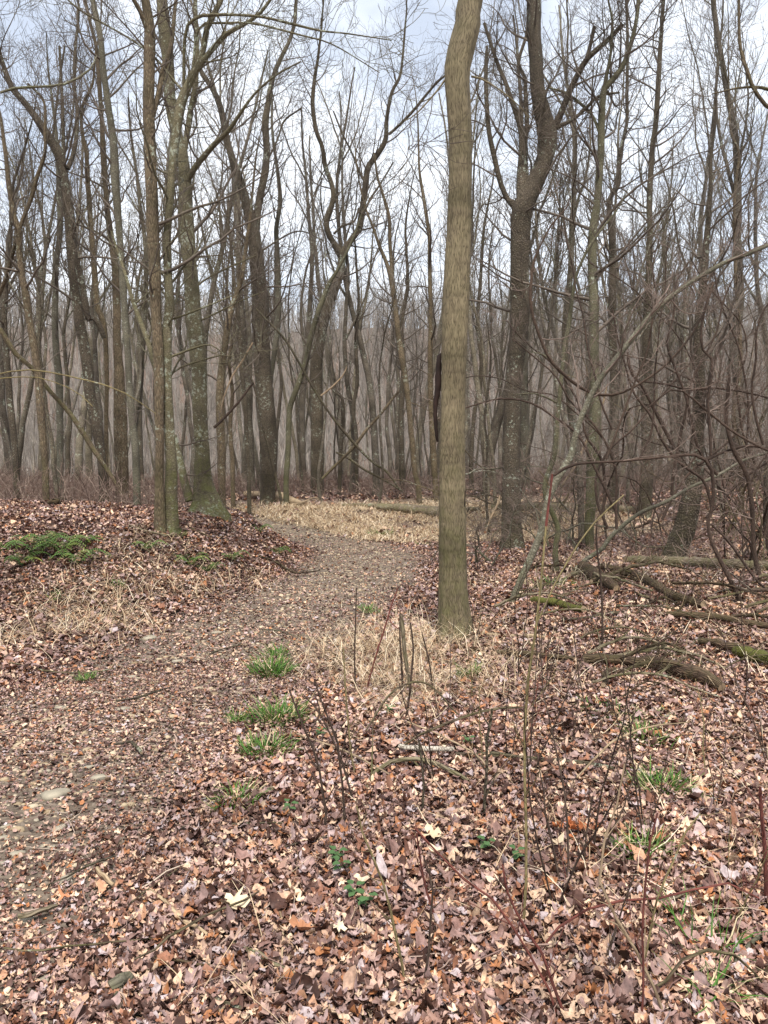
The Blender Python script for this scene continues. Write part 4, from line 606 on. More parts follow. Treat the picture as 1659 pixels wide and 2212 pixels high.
ST = [
 ('325,1942,5 350,1965,6 395,2008,8 415,2020,7 450,2042,5', M_PALE, 'pale peeled stick lying on the leaves, centre left', {}),
 ('505,2062,7 540,2080,8 585,2105,8 635,2130,7', M_LOGG, 'smooth grey stick near the bottom centre', {}),
 ('290,2120,3 340,2097,4 370,2070,5 400,2052,5 450,2022,4 530,1990,4 560,1968,3', M_BROWN, 'long thin brown stick crossing the two pale sticks', dict(lift=.04)),
 ('10,2072,3 60,2076,3 150,2068,3 250,2055,3 340,2045,2', M_BROWN, 'long thin straight stick near the lower left', {}),
 ('275,1977,3 320,1942,3 380,1900,3 425,1872,2', M_BROWN, 'thin dark stick slanting up between leaves at the left', {}),
 ('100,1932,3 140,1915,3 200,1885,4 250,1867,3', M_DARK, 'thin dark stick beside the long pale stone', {}),
 ('210,1897,7 228,1918,8 245,1932,6', M_PALE, 'short thick pale stick piece', {}),
 ('480,1795,3 530,1797,4 570,1796,4 650,1792,2', M_DARK, 'thin dark level stick below the nearest grass tuft', {}),
 ('600,1850,3 660,1835,3 715,1824,3', M_DARK, 'short dark stick right of the level one', {}),
 ('590,1972,3 604,1990,4 612,2030,4 610,2070,4 610,2112,3', M_PALE, 'bent pale twig curving toward the camera, bottom centre', {}),
 ('225,2199,4 262,2160,4 285,2127,3', M_GREY, 'grey mossy twig at the bottom left', {}),
 ('472,2211,4 510,2180,4 550,2127,4', M_PALE, 'tan twig at the bottom edge left of centre', {}),
 ('450,2172,5 480,2188,6 520,2205,5', M_DARK, 'short dark stick at the bottom edge', {}),
 ('38,2003,8 80,1995,9 125,1977,6', M_LOGG, 'thick mossy stick piece at the left beside a dark stone', {}),
 ('240,2165,18 262,2150,20 285,2135,16', M_GREY, 'curled piece of lichen grey bark at the lower left', dict(nm='bark_piece', cat='bark piece')),
 ('330,2088,4 380,2100,5 430,2108,5 475,2112,3', M_LOG, 'flat brown bark strip under the long brown stick', {}),
 ('245,1622,4 262,1621,5 280,1615,5 292,1625,6 305,1641,5', M_DARK, 'short crooked dark stick on the trail', {}),
 ('250,1526,3 300,1518,4 340,1505,4 372,1494,3', M_DARK, 'straight dark stick lying across the trail', {}),
 ('450,1423,3 490,1408,3 525,1401,2', M_DARK, 'thin pale tipped stick on the trail near the right edge', {}),
 ('20,1440,2.5 110,1460,3 200,1462,3 250,1452,2', M_BROWN, 'thin curved stick on the trail at the left', {}),
 ('560,1366,2 600,1370,3 640,1382,2', M_DARK, 'thin dark twig on the trail above the tufts', {}),
 ('862,1641,9 895,1644,10 930,1647,11 978,1647,9', M_BIRCH, 'white papery barked stick below the straw grass', dict(lift=.03)),
 ('985,1647,9 1055,1646,10 1130,1652,9 1200,1660,9 1255,1666,9 1325,1676,7', M_DARK, 'dark stick continuing right from the white barked one', {}),
 ('790,1720,7 812,1690,8 850,1672,8 905,1668,9 955,1683,9 990,1697,8 1020,1708,5', M_LOGG, 'curved mossy branch arching below the white barked stick', dict(arch=.03, twigs=3)),
 ('1245,1718,3 1290,1685,4 1330,1656,4 1380,1633,3 1420,1613,3 1490,1591,2', M_PALE, 'long pale twig slanting up to the right', dict(lift=.05, arch=.06)),
 ('1050,1381,7 1100,1384,8 1155,1386,8 1200,1390,8 1245,1394,7', M_PALE, 'straight pale stick lying right of the ridged trunk', {}),
 ('1075,1423,7 1110,1428,10 1150,1431,10 1200,1436,9 1240,1440,8', M_LOG, 'dark thin log left of the rotten log', {}),
 ('1260,1442,12 1330,1448,14 1395,1453,16 1430,1462,20 1480,1476,22 1520,1490,19 1560,1505,12', M_LOG, 'thick rotten brown log in the right undergrowth', dict(nm='rotten_log', cat='log', twigs=6)),
 ('1305,1500,9 1310,1475,12 1318,1465,10 1330,1462,7', M_LOG, 'short curled root end left of the rotten log', {}),
 ('1585,1425,12 1620,1436,16 1665,1452,17 1720,1475,15', M_MOSS, 'log covered in bright yellow green moss at the right edge', dict(nm='mossy_log', cat='log')),
 ('1510,1400,9 1560,1412,11 1610,1425,12 1690,1450,12', M_LOG, 'dark log lying just behind the bright mossy one', dict(nm='fallen_log', cat='log')),
 ('1150,1308,8 1200,1318,11 1260,1332,9', M_MOSS, 'short mossy log right of the leaning stem base', dict(nm='mossy_log', cat='log')),
 ('1210,1350,5 1260,1345,6 1300,1338,7 1345,1330,6', M_DARK, 'dark thin stick in front of the brush pile', {}),
 ('1260,1240,16 1280,1262,22 1310,1275,18 1330,1284,10', M_LOG, 'dark rotten stump end in the brush', dict(nm='rotten_log', cat='log', twigs=5)),
 ('1300,1235,9 1380,1260,12 1450,1300,12 1520,1322,10', M_LOG, 'dark fallen log slanting through the right brush', dict(nm='fallen_log', cat='log', twigs=8)),
 ('1350,1222,11 1450,1226,13 1550,1232,14 1680,1240,13', M_LOGG, 'long level grey log behind the brush at the right', dict(nm='fallen_log', cat='log')),
 ('1440,1340,7 1500,1346,9 1560,1352,9 1660,1368,8', M_LOG, 'dark log in the brush above the mossy log', dict(nm='fallen_log', cat='log', twigs=4)),
 ('1380,1292,5 1450,1320,6 1500,1365,6', M_BROWN, 'brown dead branch lying in the right brush', dict(twigs=5)),
 ('815,1103,9 850,1107,11 900,1113,14 950,1120,15 1000,1126,12', M_LOGG, 'nearer grey log lying behind the tan grass', dict(nm='fallen_log', cat='log')),
 ('740,1097,4 800,1099,6 870,1102,8 950,1108,8 1040,1108,7', M_LOGG, 'farther and longer grey log behind the tan grass', dict(nm='fallen_log', cat='log', twigs=6)),
 ('1060,1104,9 1120,1105,11 1200,1107,12 1300,1109,11 1400,1113,10', M_LOGG, 'long level log behind the dark forked tree', dict(nm='fallen_log', cat='log', twigs=8)),
 ('1080,1100,6 1180,1098,8 1260,1103,8', M_LOG, 'thin dark log behind the long level one', dict(nm='fallen_log', cat='log', twigs=6)),
 ('530,1075,9 560,1077,10 600,1080,12 625,1090,12 655,1098,8', M_PALE, 'pale weathered log at the base of the thick dark tree', dict(nm='fallen_log', cat='log')),
 ('55,1055,4 100,1053,5 160,1051,6 220,1056,5', M_LOGG, 'thin grey log on top of the left bank', dict(nm='fallen_log', cat='log', twigs=5)),
 ('105,1095,5 125,1092,8 145,1088,4', M_LOG, 'short dark log with a pale broken end on the left bank', dict(nm='fallen_log', cat='log')),
 ('280,1140,3 320,1155,4 360,1162,4 390,1165,3', M_LOGG, 'thin grey stick on the bank below the fused trunks', {}),
 ('255,1118,2.5 300,1180,4 325,1200,3', M_LOGG, 'grey stick slanting down the bank near the moss', {}),
 ('560,1208,4 600,1225,5 640,1246,4 690,1240,2', M_LOG, 'dark branch sticking out of the bank onto the trail', dict(twigs=6)),
 ('385,1130,3 430,1155,4 460,1170,3', M_LOG, 'thin dark stick on the bank right of the fused trunks', {}),
 ('700,1092,4 680,1080,3 650,1092,4 620,1098,3', M_PALE, 'pale dead branch tip beside the weathered log', dict(twigs=6)),
 ('1385,2168,3 1345,2185,3 1300,2200,3', M_PALE, 'thin pale twig at the bottom right of centre', {}),
 ('1405,1985,8 1455,1962,9 1500,1945,7 1525,1932,5', M_LOGG, 'mossy grey stick half buried in leaves at the right', {}),
 ('1590,2108,8 1610,2075,9 1640,2050,8 1665,2035,8', M_GREY, 'grey branch entering at the lower right edge', {}),
 ('790,1610,3 850,1580,4 920,1560,4 990,1575,3', M_BROWN, 'thin brown cane arching through the straw grass', dict(lift=.05, arch=.18)),
 ('640,1607,3 700,1630,3 760,1655,4 840,1700,3', M_PALE, 'thin pale stick slanting below the straw grass', dict(lift=.03)),
 ('880,1590,3 950,1620,3 1020,1660,4 1060,1700,4', M_PALE, 'tan stick slanting over the white barked one', dict(lift=.05)),
]
for p_, m_, lb, kw in ST:
    kw = dict(kw); nm = kw.pop('nm', 'fallen_stick'); ct = kw.pop('cat', 'stick'); stick(p_, m_, lb, nm, ct, grp={'log': 'logs on the forest floor'}.get(ct, 'sticks on the leaf litter'), **kw)
rr = np.random.default_rng(9)
x, y, d_ = wedge(5200, 1.6, 17, 1.15, rr, .66); k = rr.random(len(x)) > .5*(np.abs(x-trail_x(y)) < 1.2); x, y, d_ = x[k], y[k], d_[k]; n = len(x); yw = rr.random(n)*6.28; ln = (.04+.2*rr.random(n)**2.2)*(1+.05*d_); tt = np.linspace(-.5, .5, 5)[None]
bx = x[:, None]+np.cos(yw)[:, None]*tt*ln[:, None]+rr.normal(0, .05, (n, 5))*ln[:, None]; by = y[:, None]+np.sin(yw)[:, None]*tt*ln[:, None]+rr.normal(0, .05, (n, 5))*ln[:, None]; bz = H(x, y)[:, None]+.025+.02*rr.random((n, 1))+tt*rr.normal(0, .25, (n, 1))*ln[:, None]
v, f = tube_arrays(np.stack([bx, by, np.maximum(bz, H(bx, by)+.012)], -1), (.0011+.0022*rr.random(n)**2)[:, None]*(1.1-.6*np.linspace(0, 1, 5)[None])*(1+.07*d_)[:, None], 4); obj('twig_litter', mesh('twig_litter', v, f, M_BRUSH, np.repeat(rr.random(n), 16)), kind='stuff', label='small broken twigs and leaf stalks strewn over the litter', category='twig litter')
for k in range(26):
    rr = np.random.default_rng(4000+k); u0 = 1060+620*rr.random(); v0 = 1225+(120 if k % 2 else 330)*rr.random(); L_ = 90+200*rr.random(); a_ = rr.normal(0, .22); w_ = 3+5*rr.random()
    pts = ' '.join(f'{u0+L_*q*math.cos(a_)+rr.normal(0, 3):.0f},{v0+L_*q*math.sin(a_)*.5+rr.normal(0, 2.5):.0f},{w_*(1-.55*q):.1f}' for q in np.linspace(0, 1, 6))
    wh = 'behind the brush' if v0 < 1290 else ('in front of the brush' if v0 < 1400 else 'near the rotten log'); tone = ['dark', 'brown', 'grey'][k % 3]
    stick(pts, [M_LOG, M_BROWN, M_LOGG][k % 3], f'{tone} twiggy dead branch lying {wh} on the right', 'fallen_branch', 'branch', lift=.03, arch=.05+.1*rr.random(), grp=f'{tone} dead branches {wh} on the right', twigs=9)
# ---------------------------------------------------------------- standing shoots and canes in the foreground
SH = [
 ('1130,2008,5 1133,1960,5 1136,1907,5 1136,1757,5 1133,1680,5 1132,1601,5 1136,1540,5 1140,1476,5 1150,1401,4.5 1160,1345,4 1166,1300,4 1170,1240,3.5 1176,1167,3.5 1186,1084,3.5 1193,1024,3', M_STEM, 'tall slender olive sapling with a red tip, forked low, right of the ridged trunk', dict(limbs=['1160,1345,4 1179,1304,4 1206,1247,4 1236,1197,4 1269,1147,3.5 1306,1107,3.5 1348,1069,3'], red=1)),
 ('1225,2209,6 1212,2170,6 1200,2147,6 1188,2110,5.5 1175,2067,5 1150,2030,5 1130,1997,5 1110,1960,4 1095,1927,4 1085,1867,3', M_RED, 'dark red cane leaning left from the bottom edge', {}),
 ('1208,2209,4.5 1196,2160,4.5 1160,2090,4 1130,2040,4 1085,1965,4 1050,1930,4 1015,1910,4 965,1862,3.5 920,1815,3 895,1787,3', M_RED, 'longer red cane leaning far left over the leaves', {}),
 ('1160,2060,4 1170,2047,4 1190,2017,4.5 1225,1990,4.5 1255,1972,4.5 1310,1947,4.5 1395,1945,4 1480,1927,4 1550,1907,3.5 1600,1915,3 1640,1940,3', M_RED, 'arching dark red cane spreading right across the leaves', {}),
 ('1330,2174,5 1370,2155,6 1420,2137,6 1445,2110,5.5 1460,2082,5.5 1490,2065,5 1515,2052,6 1570,2057,5 1600,2072,5 1630,2102,4 1665,2145,4', M_BROWN, 'bent brown cane arching over the leaves at the lower right', {}),
 ('1442,2212,6 1420,2150,6 1400,2107,5.5 1380,2067,5.5 1355,2015,5 1330,1982,5 1310,1940,4.5 1295,1902,4.5 1297,1850,4 1315,1787,4 1332,1740,3 1350,1650,3', M_PALE, 'long pale grey twig rising from the lower right', {}),
 ('1045,1770,5 1048,1710,5 1052,1650,5 1051,1600,5 1062,1550,5 1063,1532,4', M_DARK, 'dark woody stem under the long brown cane, centre', {}),
 ('830,1632,4 880,1605,4 920,1580,4.5 960,1565,4.5 995,1551,4.5 1030,1540,4.5 1063,1531,4.5 1095,1529,4 1130,1528,3.5', M_BROWN, 'long thorny brown cane sloping through the centre foreground', {}),
 ('912,1757,5 915,1700,4 910,1640,4 904,1600,3', M_DARK, 'short dark stem below the long brown cane', {}),
 ('950,2010,4 930,1950,4 915,1900,3.5 900,1800,3', M_RED, 'thin dark red shoot left of the olive sapling', {}),
 ('876,2135,5 868,2080,5 850,2000,4.5 835,1930,4 805,1850,4 780,1790,3 770,1740,3', M_STEM, 'leaning olive stem in the foreground leaves, left of centre', {}),
 ('912,2140,4 925,2060,4 932,1960,4 935,1900,3.5 920,1880,3 915,1850,2', M_VINE, 'dark brown shoot standing beside the leaning olive stem', {}),
 ('1385,2212,4 1390,2120,4 1387,2000,4 1393,1930,4 1400,1850,3.5 1408,1800,3.5 1420,1757,3', M_RED, 'tall straight dark red shoot at the right', {}),
 ('1388,2092,4 1400,2040,4 1420,1940,3.5 1455,1860,3.5 1485,1790,3 1512,1757,3', M_STEM, 'shoot leaning right beside the straight red shoot', {}),
 ('1305,2080,4 1330,2010,4 1345,1960,3 1370,1890,3', M_VINE, 'short dark shoot leaning right left of the straight red shoot', {}),
 ('1658,1960,8 1655,1900,8 1652,1830,7 1645,1757,6 1642,1700,5', M_RED, 'thick dark red stem cut by the right edge of the photo', {}),
 ('700,1800,5 705,1760,5 695,1700,4 685,1640,4 660,1580,4 640,1530,3 625,1490,3', M_VINE, 'thorny red brown stem leaning left at the straw edge, tallest of three', dict(limbs=['687,1660,3 672,1640,3 655,1610,2','665,1590,3 690,1540,3 680,1500,2'])),
 ('745,1790,5 742,1720,4 735,1660,4 728,1600,4 700,1530,3 680,1470,3', M_VINE, 'thorny stem right of the tallest one, leaning left at the straw edge', dict(limbs=['733,1650,3 745,1600,3 752,1560,2'])),
 ('765,1740,4 740,1650,3.5 715,1590,3 690,1540,2.5 655,1500,2', M_VINE, 'thin thorny stem leaning hard left over the straw', {}),
 ('770,1680,4 760,1640,3 752,1560,3 745,1470,3 742,1400,2', M_STEM, 'straight thin shoot standing in the straw grass', {}),
 ('768,1500,3 766,1420,3 768,1340,2.5 770,1270,2', M_VINE, 'thin upright twig above the left of the straw grass', {}),
 ('790,1500,3 805,1440,3 830,1360,2.5 845,1310,2.5 860,1270,2', M_RED, 'red shoot leaning right in the straw grass', dict(limbs=['838,1335,2 850,1350,2 870,1365,1.5'])),
 ('867,1328,7 870,1360,7 873,1405,7 880,1451,7 885,1480,6 890,1518,6', M_LOGG, 'grey peeled stick standing upright in the straw grass', dict(rev=1)),
 ('870,1500,4 868,1440,4 864,1380,3 864,1320,2', M_VINE, 'dark twig beside the upright grey stick', {}),
 ('875,1560,4 885,1500,4 890,1440,3.5 893,1400,3 886,1345,3', M_VINE, 'dark reddish stem right of the upright grey stick', {}),
 ('935,1500,3.5 930,1450,3 920,1400,3 912,1370,2', M_VINE, 'thin dark twig in the straw left of the ridged trunk', {}),
 ('1300,1420,4 1302,1360,4 1300,1300,3.5 1297,1240,3.5 1288,1180,3 1290,1120,2.5', M_VINE, 'thin dark sapling in front of the right brush', {}),
 ('1262,1870,3.5 1265,1820,3 1270,1780,3 1280,1720,3', M_VINE, 'short shoot left of the orange leaf patch', {}),
]
for k, (p_, m_, lb, kw) in enumerate(SH):
    kw = dict(kw); red = kw.pop('red', 0); p_ = ' '.join(','.join([*q.split(',')[:2], str(float(q.split(',')[2])*1.3)]) for q in p_.split())
    if kw.pop('rev', 0): p_ = ' '.join(p_.split()[::-1])
    a_ = P3(p_); flat = (a_[:, 1].max()-a_[:, 1].min()) < 330 and (a_[:, 0].max()-a_[:, 0].min()) > 160
    if flat or 'spreading' in lb or 'arching' in lb:
        
        lo = a_[np.argmax(a_[:, 1])]; rt, P, R, o, d = tree(p_, m_, lb, seed=200+k, name='arching_cane', cat='cane', d=hit(lo[0], lo[1])[1], ground=False, extra=0, t0=.2, twigs=.8, L1=.12, rmin=.0011, part='stem', group='canes and shoots in the foreground', tm=m_); continue
    rt, P, R, o, d = tree(p_, m_, lb, seed=200+k, name='woody_shoot', cat='shoot', extra=0, t0=.2, twigs=0, part='stem', group='canes and shoots in the foreground', lean=-.02, **kw)
    if red:
        i0 = int(len(P)*.82); v, q, u = tube_arrays(P[None, i0:]-o, R[None, i0:]*1.25, 7, True); obj('red_tip', mesh('red_tip', v, q, M_RED, uv=u), rt)
    if 'upright' not in lb:
        rr = np.random.default_rng(k); q1, w1 = grow(P[None], R[None], int(6+3*rr.random()), .25, 1, .8, .14, 5, .1, .12, .0011, .6, rr); v, f = tube_arrays(q1-o, w1, 4); obj('side_twigs', mesh('side_twigs', v, f, m_), rt)
# many more thin shoots in the right foreground: a few prototypes, copied
protos = []
for k in range(8):
    rr = np.random.default_rng(700+k); h = .35+.5*rr.random(); base = np.zeros((1, 2, 3)); base[0, 1, 2] = .01
    P, R = grow(base, np.full((1, 2), .01), 1+k % 2, 0, .5, .25, h, 10, .1, .09, .0014, .5, rr); R = R*0+np.linspace(.0034, .0014, 10)[None]
    P[..., 2] -= .03; q1, w1 = grow(P, R, 7, .2, 1, .75, .13, 5, .12, .12, .0009, .6, rr); v, f, u = tube_arrays(P, R, 5, True); v2, f2 = tube_arrays(q1, w1, 3)
    m_ = [M_RED, M_VINE, M_STEM, M_VINE][k % 4]; protos.append((mesh('stem', v, f, m_, uv=u), mesh('side_twigs', v2, f2, m_)))
rr = np.random.default_rng(77); cnt = 0; cells = {}
while cnt < 84:
    yy = 2.4+11*rr.random()**1.3; xx = (rr.random()*1.25-.1)*yy*.62
    if xx < trail_x(yy)+1.7 or (xx < .5 and yy < 3): continue
    near = 'near the camera' if yy < 5 else ('in the middle distance' if yy < 8.5 else 'below the brush')
    k = cnt % 8; colr = ['dark red', 'brown', 'olive', 'dark brown'][k % 4]; lb = f'thin {colr} {"two stemmed" if k % 2 else "single stemmed"} shoot {near} among the leaves on the right'
    rt = root('woody_shoot', (xx, yy, float(H(xx, yy))), lb, 'shoot', f'thin {colr} shoots {near}, {"two stemmed" if k % 2 else "single stemmed"}')
    rt.rotation_euler = (rr.normal(0, .14), rr.normal(0, .14), rr.random()*6.28); s = .75+.7*rr.random(); rt.scale = (s, s, s)
    for nm_, me_ in zip(('stem', 'side_twigs'), protos[k]): obj(nm_, me_, rt)
    cnt += 1
# orange leaf patch
rr = np.random.default_rng(3); p = hit(1240, 1810); n = 22; x = p[0]+rr.normal(0, .028, n); y = p[1]+rr.normal(0, .026, n)
v, f, _ = scatter_leaves(x, y, .026+.025*rr.random(n), .4, .04+.015*rr.random(n), [0, 3], rr.random(n), rr); o = obj('orange_leaves', mesh('orange_leaves', v-p, f, M_ORG)); o.location = p; o['label'] = 'bright orange cluster of wet leaves among the brown litter'; o['category'] = 'leaf cluster'
# large pale and distinctive leaves
for k, (u, v_, s, lb, kd) in enumerate([(505, 1985, .11, 'largest pale tan maple leaf near the bottom centre', 0), (935, 1835, .1, 'pale tan leaf in the centre foreground', 0), (650, 2045, .09, 'rusty brown oak leaf at the bottom centre', 1), (730, 2035, .07, 'cream leaf right of the rusty oak leaf', 1), (940, 1875, .07, 'pale cream leaf under the tan leaf', 2), (140, 1970, .05, 'small orange leaf near the lower left', 0), (1200, 1850, .08, 'yellowish ribbed leaf left of the orange cluster', 2)]):
    rr = np.random.default_rng(40+k); p = hit(u, v_); x = np.array([p[0]]); y = np.array([p[1]]); V, Q, _ = scatter_leaves(x, y, np.array([s]), .2, np.array([.055]), [kd], np.array([.5]), np.random.default_rng(k))
    o = obj('dead_leaf', mesh('dead_leaf', V-p, Q, plain('leaf_tone', [(.62, .5, .33), (.55, .42, .27), (.36, .17, .09), (.64, .52, .36), (.6, .48, .34), (.45, .2, .1), (.52, .4, .27)][k], .15, 30))); o.location = p; o['label'] = lb; o['category'] = 'leaf'
# ---------------------------------------------------------------- undergrowth and tangle
def brush(n, xf, yf, h, lean, name, label, seed, mat, wd, levels=1, keepf=None):
    rr = np.random.default_rng(seed); x = xf(rr, n); y = yf(rr, n, x)
    if keepf is not None: k = rr.random(n) < keepf(x, y); x, y = x[k], y[k]
    n = len(x); base = np.zeros((n, 2, 3)); base[:, :, 0] = x[:, None]; base[:, :, 1] = y[:, None]; base[:, 0, 2] = H(x, y)-.02; base[:, 1, 2] = base[:, 0, 2]+.02
    P, R = grow(base, np.full((n, 2), .03), 1, 0, .5, lean, h, 7, .02, .2, wd, .3, rr); R = np.linspace(wd*1.8, wd, 7)[None]*np.ones((n, 1)); parts = [tube_arrays(P, R, 3)]; at_ = [np.repeat(rr.random(n), 18)]
    Q1, W1 = grow(P, R, 4, .2, 1, .8, h*.4, 4, .05, .2, wd*.8, .7, rr); parts.append(tube_arrays(Q1, W1, 3)); at_.append(np.repeat(rr.random(len(Q1)), 9))
    if levels > 1: Q2, W2 = grow(Q1, W1, 2, .3, 1, .8, h*.2, 4, .05, .2, wd*.7, .7, rr); parts.append(tube_arrays(Q2, W2, 3)); at_.append(np.repeat(rr.random(len(Q2)), 9))
    v, f = join(parts); obj(name, mesh(name, v, f, mat, np.concatenate(at_)), kind='stuff', label=label, category='undergrowth')
brush(4500, lambda q, n: -17+15.5*q.random(n), lambda q, n, x: 11.5+14*q.random(n), .8, .6, 'low_undergrowth', 'reddish low undergrowth behind the left bank', 1, M_BRUSHD, .0035, 1, lambda x, y: S((trail_x(y)-2.4-x)/1.5)*S((y-12)/4))
brush(4200, lambda q, n: 1.5+17*q.random(n), lambda q, n, x: 8.5+20*q.random(n)**.8, .42, .85, 'low_undergrowth', 'reddish low brush under the trees on the right', 2, M_BRUSH, .003, 1, lambda x, y: S((x-.16*y-.2)/1.5)*S((y-9)/5))
brush(6500, lambda q, n: -20+45*q.random(n), lambda q, n, x: 24.5+12*q.random(n), 1.0, .9, 'low_undergrowth', 'grey brown brush and fallen branches behind the trail bend', 3, M_BRUSHD, .006, 1)
def thicket(x, y, h, n, label, seed, tm):
    rr = np.random.default_rng(seed); z = float(H(x, y)); o = np.array([x, y, z]); base = np.zeros((1, 2, 3)); base[0, 1, 2] = .1
    P, R = grow(base, np.full((1, 2), .06), n, 0, .5, .5, h*1.15, 20, -.03, .2, .004, .3, rr); P[..., :2] += rr.normal(0, .45, (n, 1, 2)); R = (np.linspace(1, .35, 20)[None]*(.008+.02*rr.random((n, 1))**2))
    q1, w1 = grow(P, R, 15, .3, 1, .9, h*.26, 8, -.02, .2, .003, .6, rr); q2, w2 = grow(q1, w1, 5, .15, 1, .9, h*.11, 5, .0, .22, .0024, .7, rr); q3, w3 = grow(q2, w2, 1, .2, 1, .9, h*.05, 4, .0, .22, .002, .7, rr)
    rt = root('briar_thicket', o, label, 'shrub', 'tangled briar shrubs on the right'); v, f, u = tube_arrays(P, R, 6, True); obj('stems', mesh('stems', v, f, [M_BROWN, M_VINE, M_GREY][seed % 3], uv=u), rt)
    v, f = join([tube_arrays(q1, w1, 4), tube_arrays(q2, w2, 3), tube_arrays(q3, w3, 3)]); obj('twigs', mesh('twigs', v, f, tm), rt)
for k, (x, y, h, n, lb) in enumerate([(6.1, 11.8, 4.0, 9, 'dense reddish briar thicket behind the hooked vine'), (6.3, 12.5, 5.2, 12, 'tallest tangled briar thicket at the right edge'), (3.9, 15.8, 3.6, 8, 'tangled briar thicket around the leaning thick tree'), (7.2, 15.5, 5.6, 12, 'briar thicket farther back at the right edge'), (5.4, 16.5, 4.6, 9, 'grey brown thicket behind the leaning thick tree'), (2.9, 15.0, 2.6, 6, 'lower thicket behind the arching grey tree'), (8.6, 18.5, 5.6, 10, 'farthest briar thicket at the right edge'), (5.6, 8.8, 3.4, 7, 'nearest briar thicket cut by the right edge'), (1.9, 12.6, 1.4, 5, 'small low bramble between the ridged trunk and the dark forked tree'), (4.4, 19.5, 4.6, 8, 'thicket behind the tall dark straight trunk')]): thicket(x, y, h, n, lb, 900+k, [M_TWIGR, M_TWIG][k % 2])
# ---------------------------------------------------------------- the many trees of the wood: prototypes copied
def proto(seed, h, r0, fork):
    rr = np.random.default_rng(seed); n = 34; P = np.zeros((n, 3)); d = np.array([rr.normal(0, .05), rr.normal(0, .05), 1.]); w = rr.normal(0, 1, (n, 3)); st = h/(n-1)
    for i in range(1, n): d = norm(d+w[i]*.055*np.array([1, 1, .2])+np.array([-P[i-1, 0]*.012, -P[i-1, 1]*.012, .06])); P[i] = P[i-1]+d*st
    t = np.linspace(0, 1, n); R = r0*(1-.82*t**1.15)*(1+.35*np.exp(-t*h/.35)); P[:, 2] -= .35
    segs = [tube_arrays(P[None], R[None], 9)]
    LP, LR = grow(P[None], R[None], 3+fork, .38, .85, .38, h*.42, 16, .10, .10, .006, .62, rr); LR = np.linspace(1, .2, 16)[None]*np.maximum(LR[:, :1], r0*.25); segs.append(tube_arrays(LP, LR, 6))
    v, f = join(segs)
    a1, b1 = grow(P[None], R[None], 20, .5, 1, .7, h*.12, 9, .10, .15, .0055, .35, rr); a2, b2 = grow(LP, LR, 8, .15, 1, .7, h*.10, 8, .10, .15, .0045, .5, rr)
    c1, e1 = grow(np.concatenate([a1[:, ::1][:, :8], a2]), np.concatenate([b1[:, :8], b2]), 4, .2, 1, .65, h*.05, 6, .09, .16, .0036, .7, rr); g1, k1 = grow(c1, e1, 2, .2, 1, .6, h*.024, 4, .08, .16, .003, .8, rr)
    V, Fc = join([tube_arrays(a1, b1, 4), tube_arrays(a2, b2, 4), tube_arrays(c1, e1, 3), tube_arrays(g1, k1, 3)])
    return mesh('trunk', v, f, M_WOOD2 if seed % 3 == 0 else M_WOOD), mesh('crown', V, Fc, [M_TWIG, M_TWIGG, M_TWIGO][seed % 3])
PR = [proto(2000+k, 13+1.1*(k % 6), .10+.022*(k % 5), k % 3) for k in range(12)]
rr = np.random.default_rng(55); placed = []; cnt = 0; tries = 0
while cnt < 170 and tries < 40000:
    tries += 1; yy = 24+74*rr.random()**1.25; xx = (rr.random()*2-1)*(yy*.60+1)
    if abs(xx-trail_x(min(yy, 60))) < 2.0 and yy < 45: continue
    if any((xx-a)**2+(yy-b)**2 < (.9+.012*yy)**2 for a, b in placed): continue
    placed.append((xx, yy)); k = int(rr.integers(12)); s = .82+.36*rr.random()
    band = 'just behind the trail bend' if yy < 34 else ('in the wood behind the trail' if yy < 55 else 'far down in the valley wood'); side = 'left' if xx < -yy*.18 else ('right' if xx > yy*.18 else 'centre')
    kind = 'dark brown' if (2000+k) % 3 == 0 else 'grey brown'; size = 'thick' if k % 5 > 2 else ('slim' if k % 5 < 2 else 'medium'); lb = f'{size} {kind} bare tree {band}, {side} of the photo'
    z = float(H(xx, yy)); rt = root('bare_tree', (xx, yy, z), lb, 'tree', f'{size} {kind} bare trees {band}, {side}'); rt.scale = (s, s, s*(1+rr.normal(0, .05))); rt.rotation_euler = (rr.normal(0, .035), rr.normal(0, .035), rr.random()*6.28)
    for nm_, me_ in zip(('trunk', 'crown'), PR[k]): obj(nm_, me_, rt)
    cnt += 1
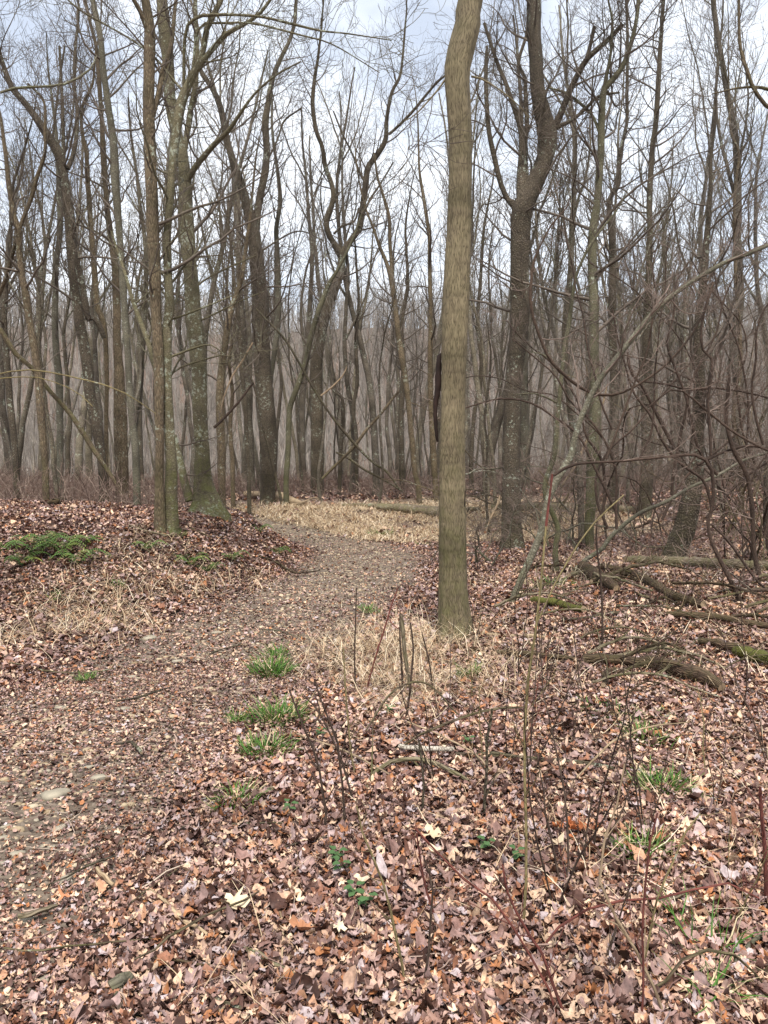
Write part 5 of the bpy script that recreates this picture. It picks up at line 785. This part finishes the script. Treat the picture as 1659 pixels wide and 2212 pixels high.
# younger trees closer in, thin, on both sides
PY = [proto(3000+k, 8+1.0*(k % 4), .035+.012*(k % 3), 0) for k in range(6)]
cnt = 0; tries = 0
while cnt < 62 and tries < 9000:
    tries += 1; yy = 15+20*rr.random(); xx = (rr.random()*2-1)*(yy*.58)
    if abs(xx-trail_x(yy)) < 2.6 or (yy < 21 and -yy*.42 < xx < yy*.16): continue
    if any((xx-a)**2+(yy-b)**2 < .8 for a, b in placed): continue
    placed.append((xx, yy)); k = int(rr.integers(6)); side = 'left' if xx < 0 else 'right'; nearb = 'among the nearer trunks' if yy < 24 else 'among the farther trunks'; kind = 'dark brown' if (3000+k) % 3 == 0 else 'grey brown'; sz = ['shortest', 'short', 'medium', 'tall'][k % 4]
    rt = root('young_tree', (xx, yy, float(H(xx, yy))), f'{sz} thin {kind} young tree {nearb} on the {side}', 'tree', f'{sz} thin {kind} young trees {nearb}, {side}'); s = .8+.5*rr.random(); rt.scale = (s, s, s); rt.rotation_euler = (rr.normal(0, .08), rr.normal(0, .08), rr.random()*6.28)
    for nm_, me_ in zip(('trunk', 'crown'), PY[k]): obj(nm_, me_, rt)
    cnt += 1
# far wood on the valley floor and hillside: one mass
rr = np.random.default_rng(66); n = 6500; yy = 85+255*rr.random(n)**.8; xx = (rr.random(n)*2-1)*(yy*.62+5); z = H(xx, yy)
base = np.zeros((n, 2, 3)); base[..., 0] = xx[:, None]; base[..., 1] = yy[:, None]; base[:, 0, 2] = z-.3; base[:, 1, 2] = z+.1
P, R = grow(base, np.full((n, 2), .4), 1, 0, .3, .05, 14, 7, .05, .06, .05, .5, rr); R = np.linspace(.17, .05, 7)[None]*(.7+.6*rr.random((n, 1))); Q1, W1 = grow(P, R, 8, .35, 1, .5, 4.2, 4, .12, .12, .026, .5, rr); Q2, W2 = grow(Q1, W1, 3, .3, 1, .5, 2.2, 3, .1, .12, .02, .7, rr)
v, f = join([tube_arrays(P, R, 3), tube_arrays(Q1, W1, 3), tube_arrays(Q2, W2, 3)]); obj('far_wood', mesh('far_wood', v, f, plain('far_bark', (.27, .235, .20), .45, .35)), kind='stuff', label='grey brown mass of bare trees on the far hillside', category='woodland')
# ---------------------------------------------------------------- thin spring haze over the valley
m = bpy.data.materials.new('haze_air'); m.use_nodes = True; n_ = m.node_tree.nodes; n_.clear(); ou = n_.new('ShaderNodeOutputMaterial'); pv = n_.new('ShaderNodeVolumePrincipled'); pv.inputs['Color'].default_value = (.88, .88, .9, 1); pv.inputs['Density'].default_value = .00012; pv.inputs['Anisotropy'].default_value = .2; m.node_tree.links.new(pv.outputs[0], ou.inputs['Volume'])
zb = float(H(X, Y).min())-1; c = [(sx*460, -40 if sy < 0 else 690, zb if sz < 0 else 95) for sz in (-1, 1) for sy in (-1, 1) for sx in (-1, 1)]
hz = mesh('haze', c, [[0, 2, 3, 1], [4, 5, 7, 6], [0, 1, 5, 4], [2, 6, 7, 3], [0, 4, 6, 2], [1, 3, 7, 5]], m, smooth=False); obj('haze', hz, kind='stuff')
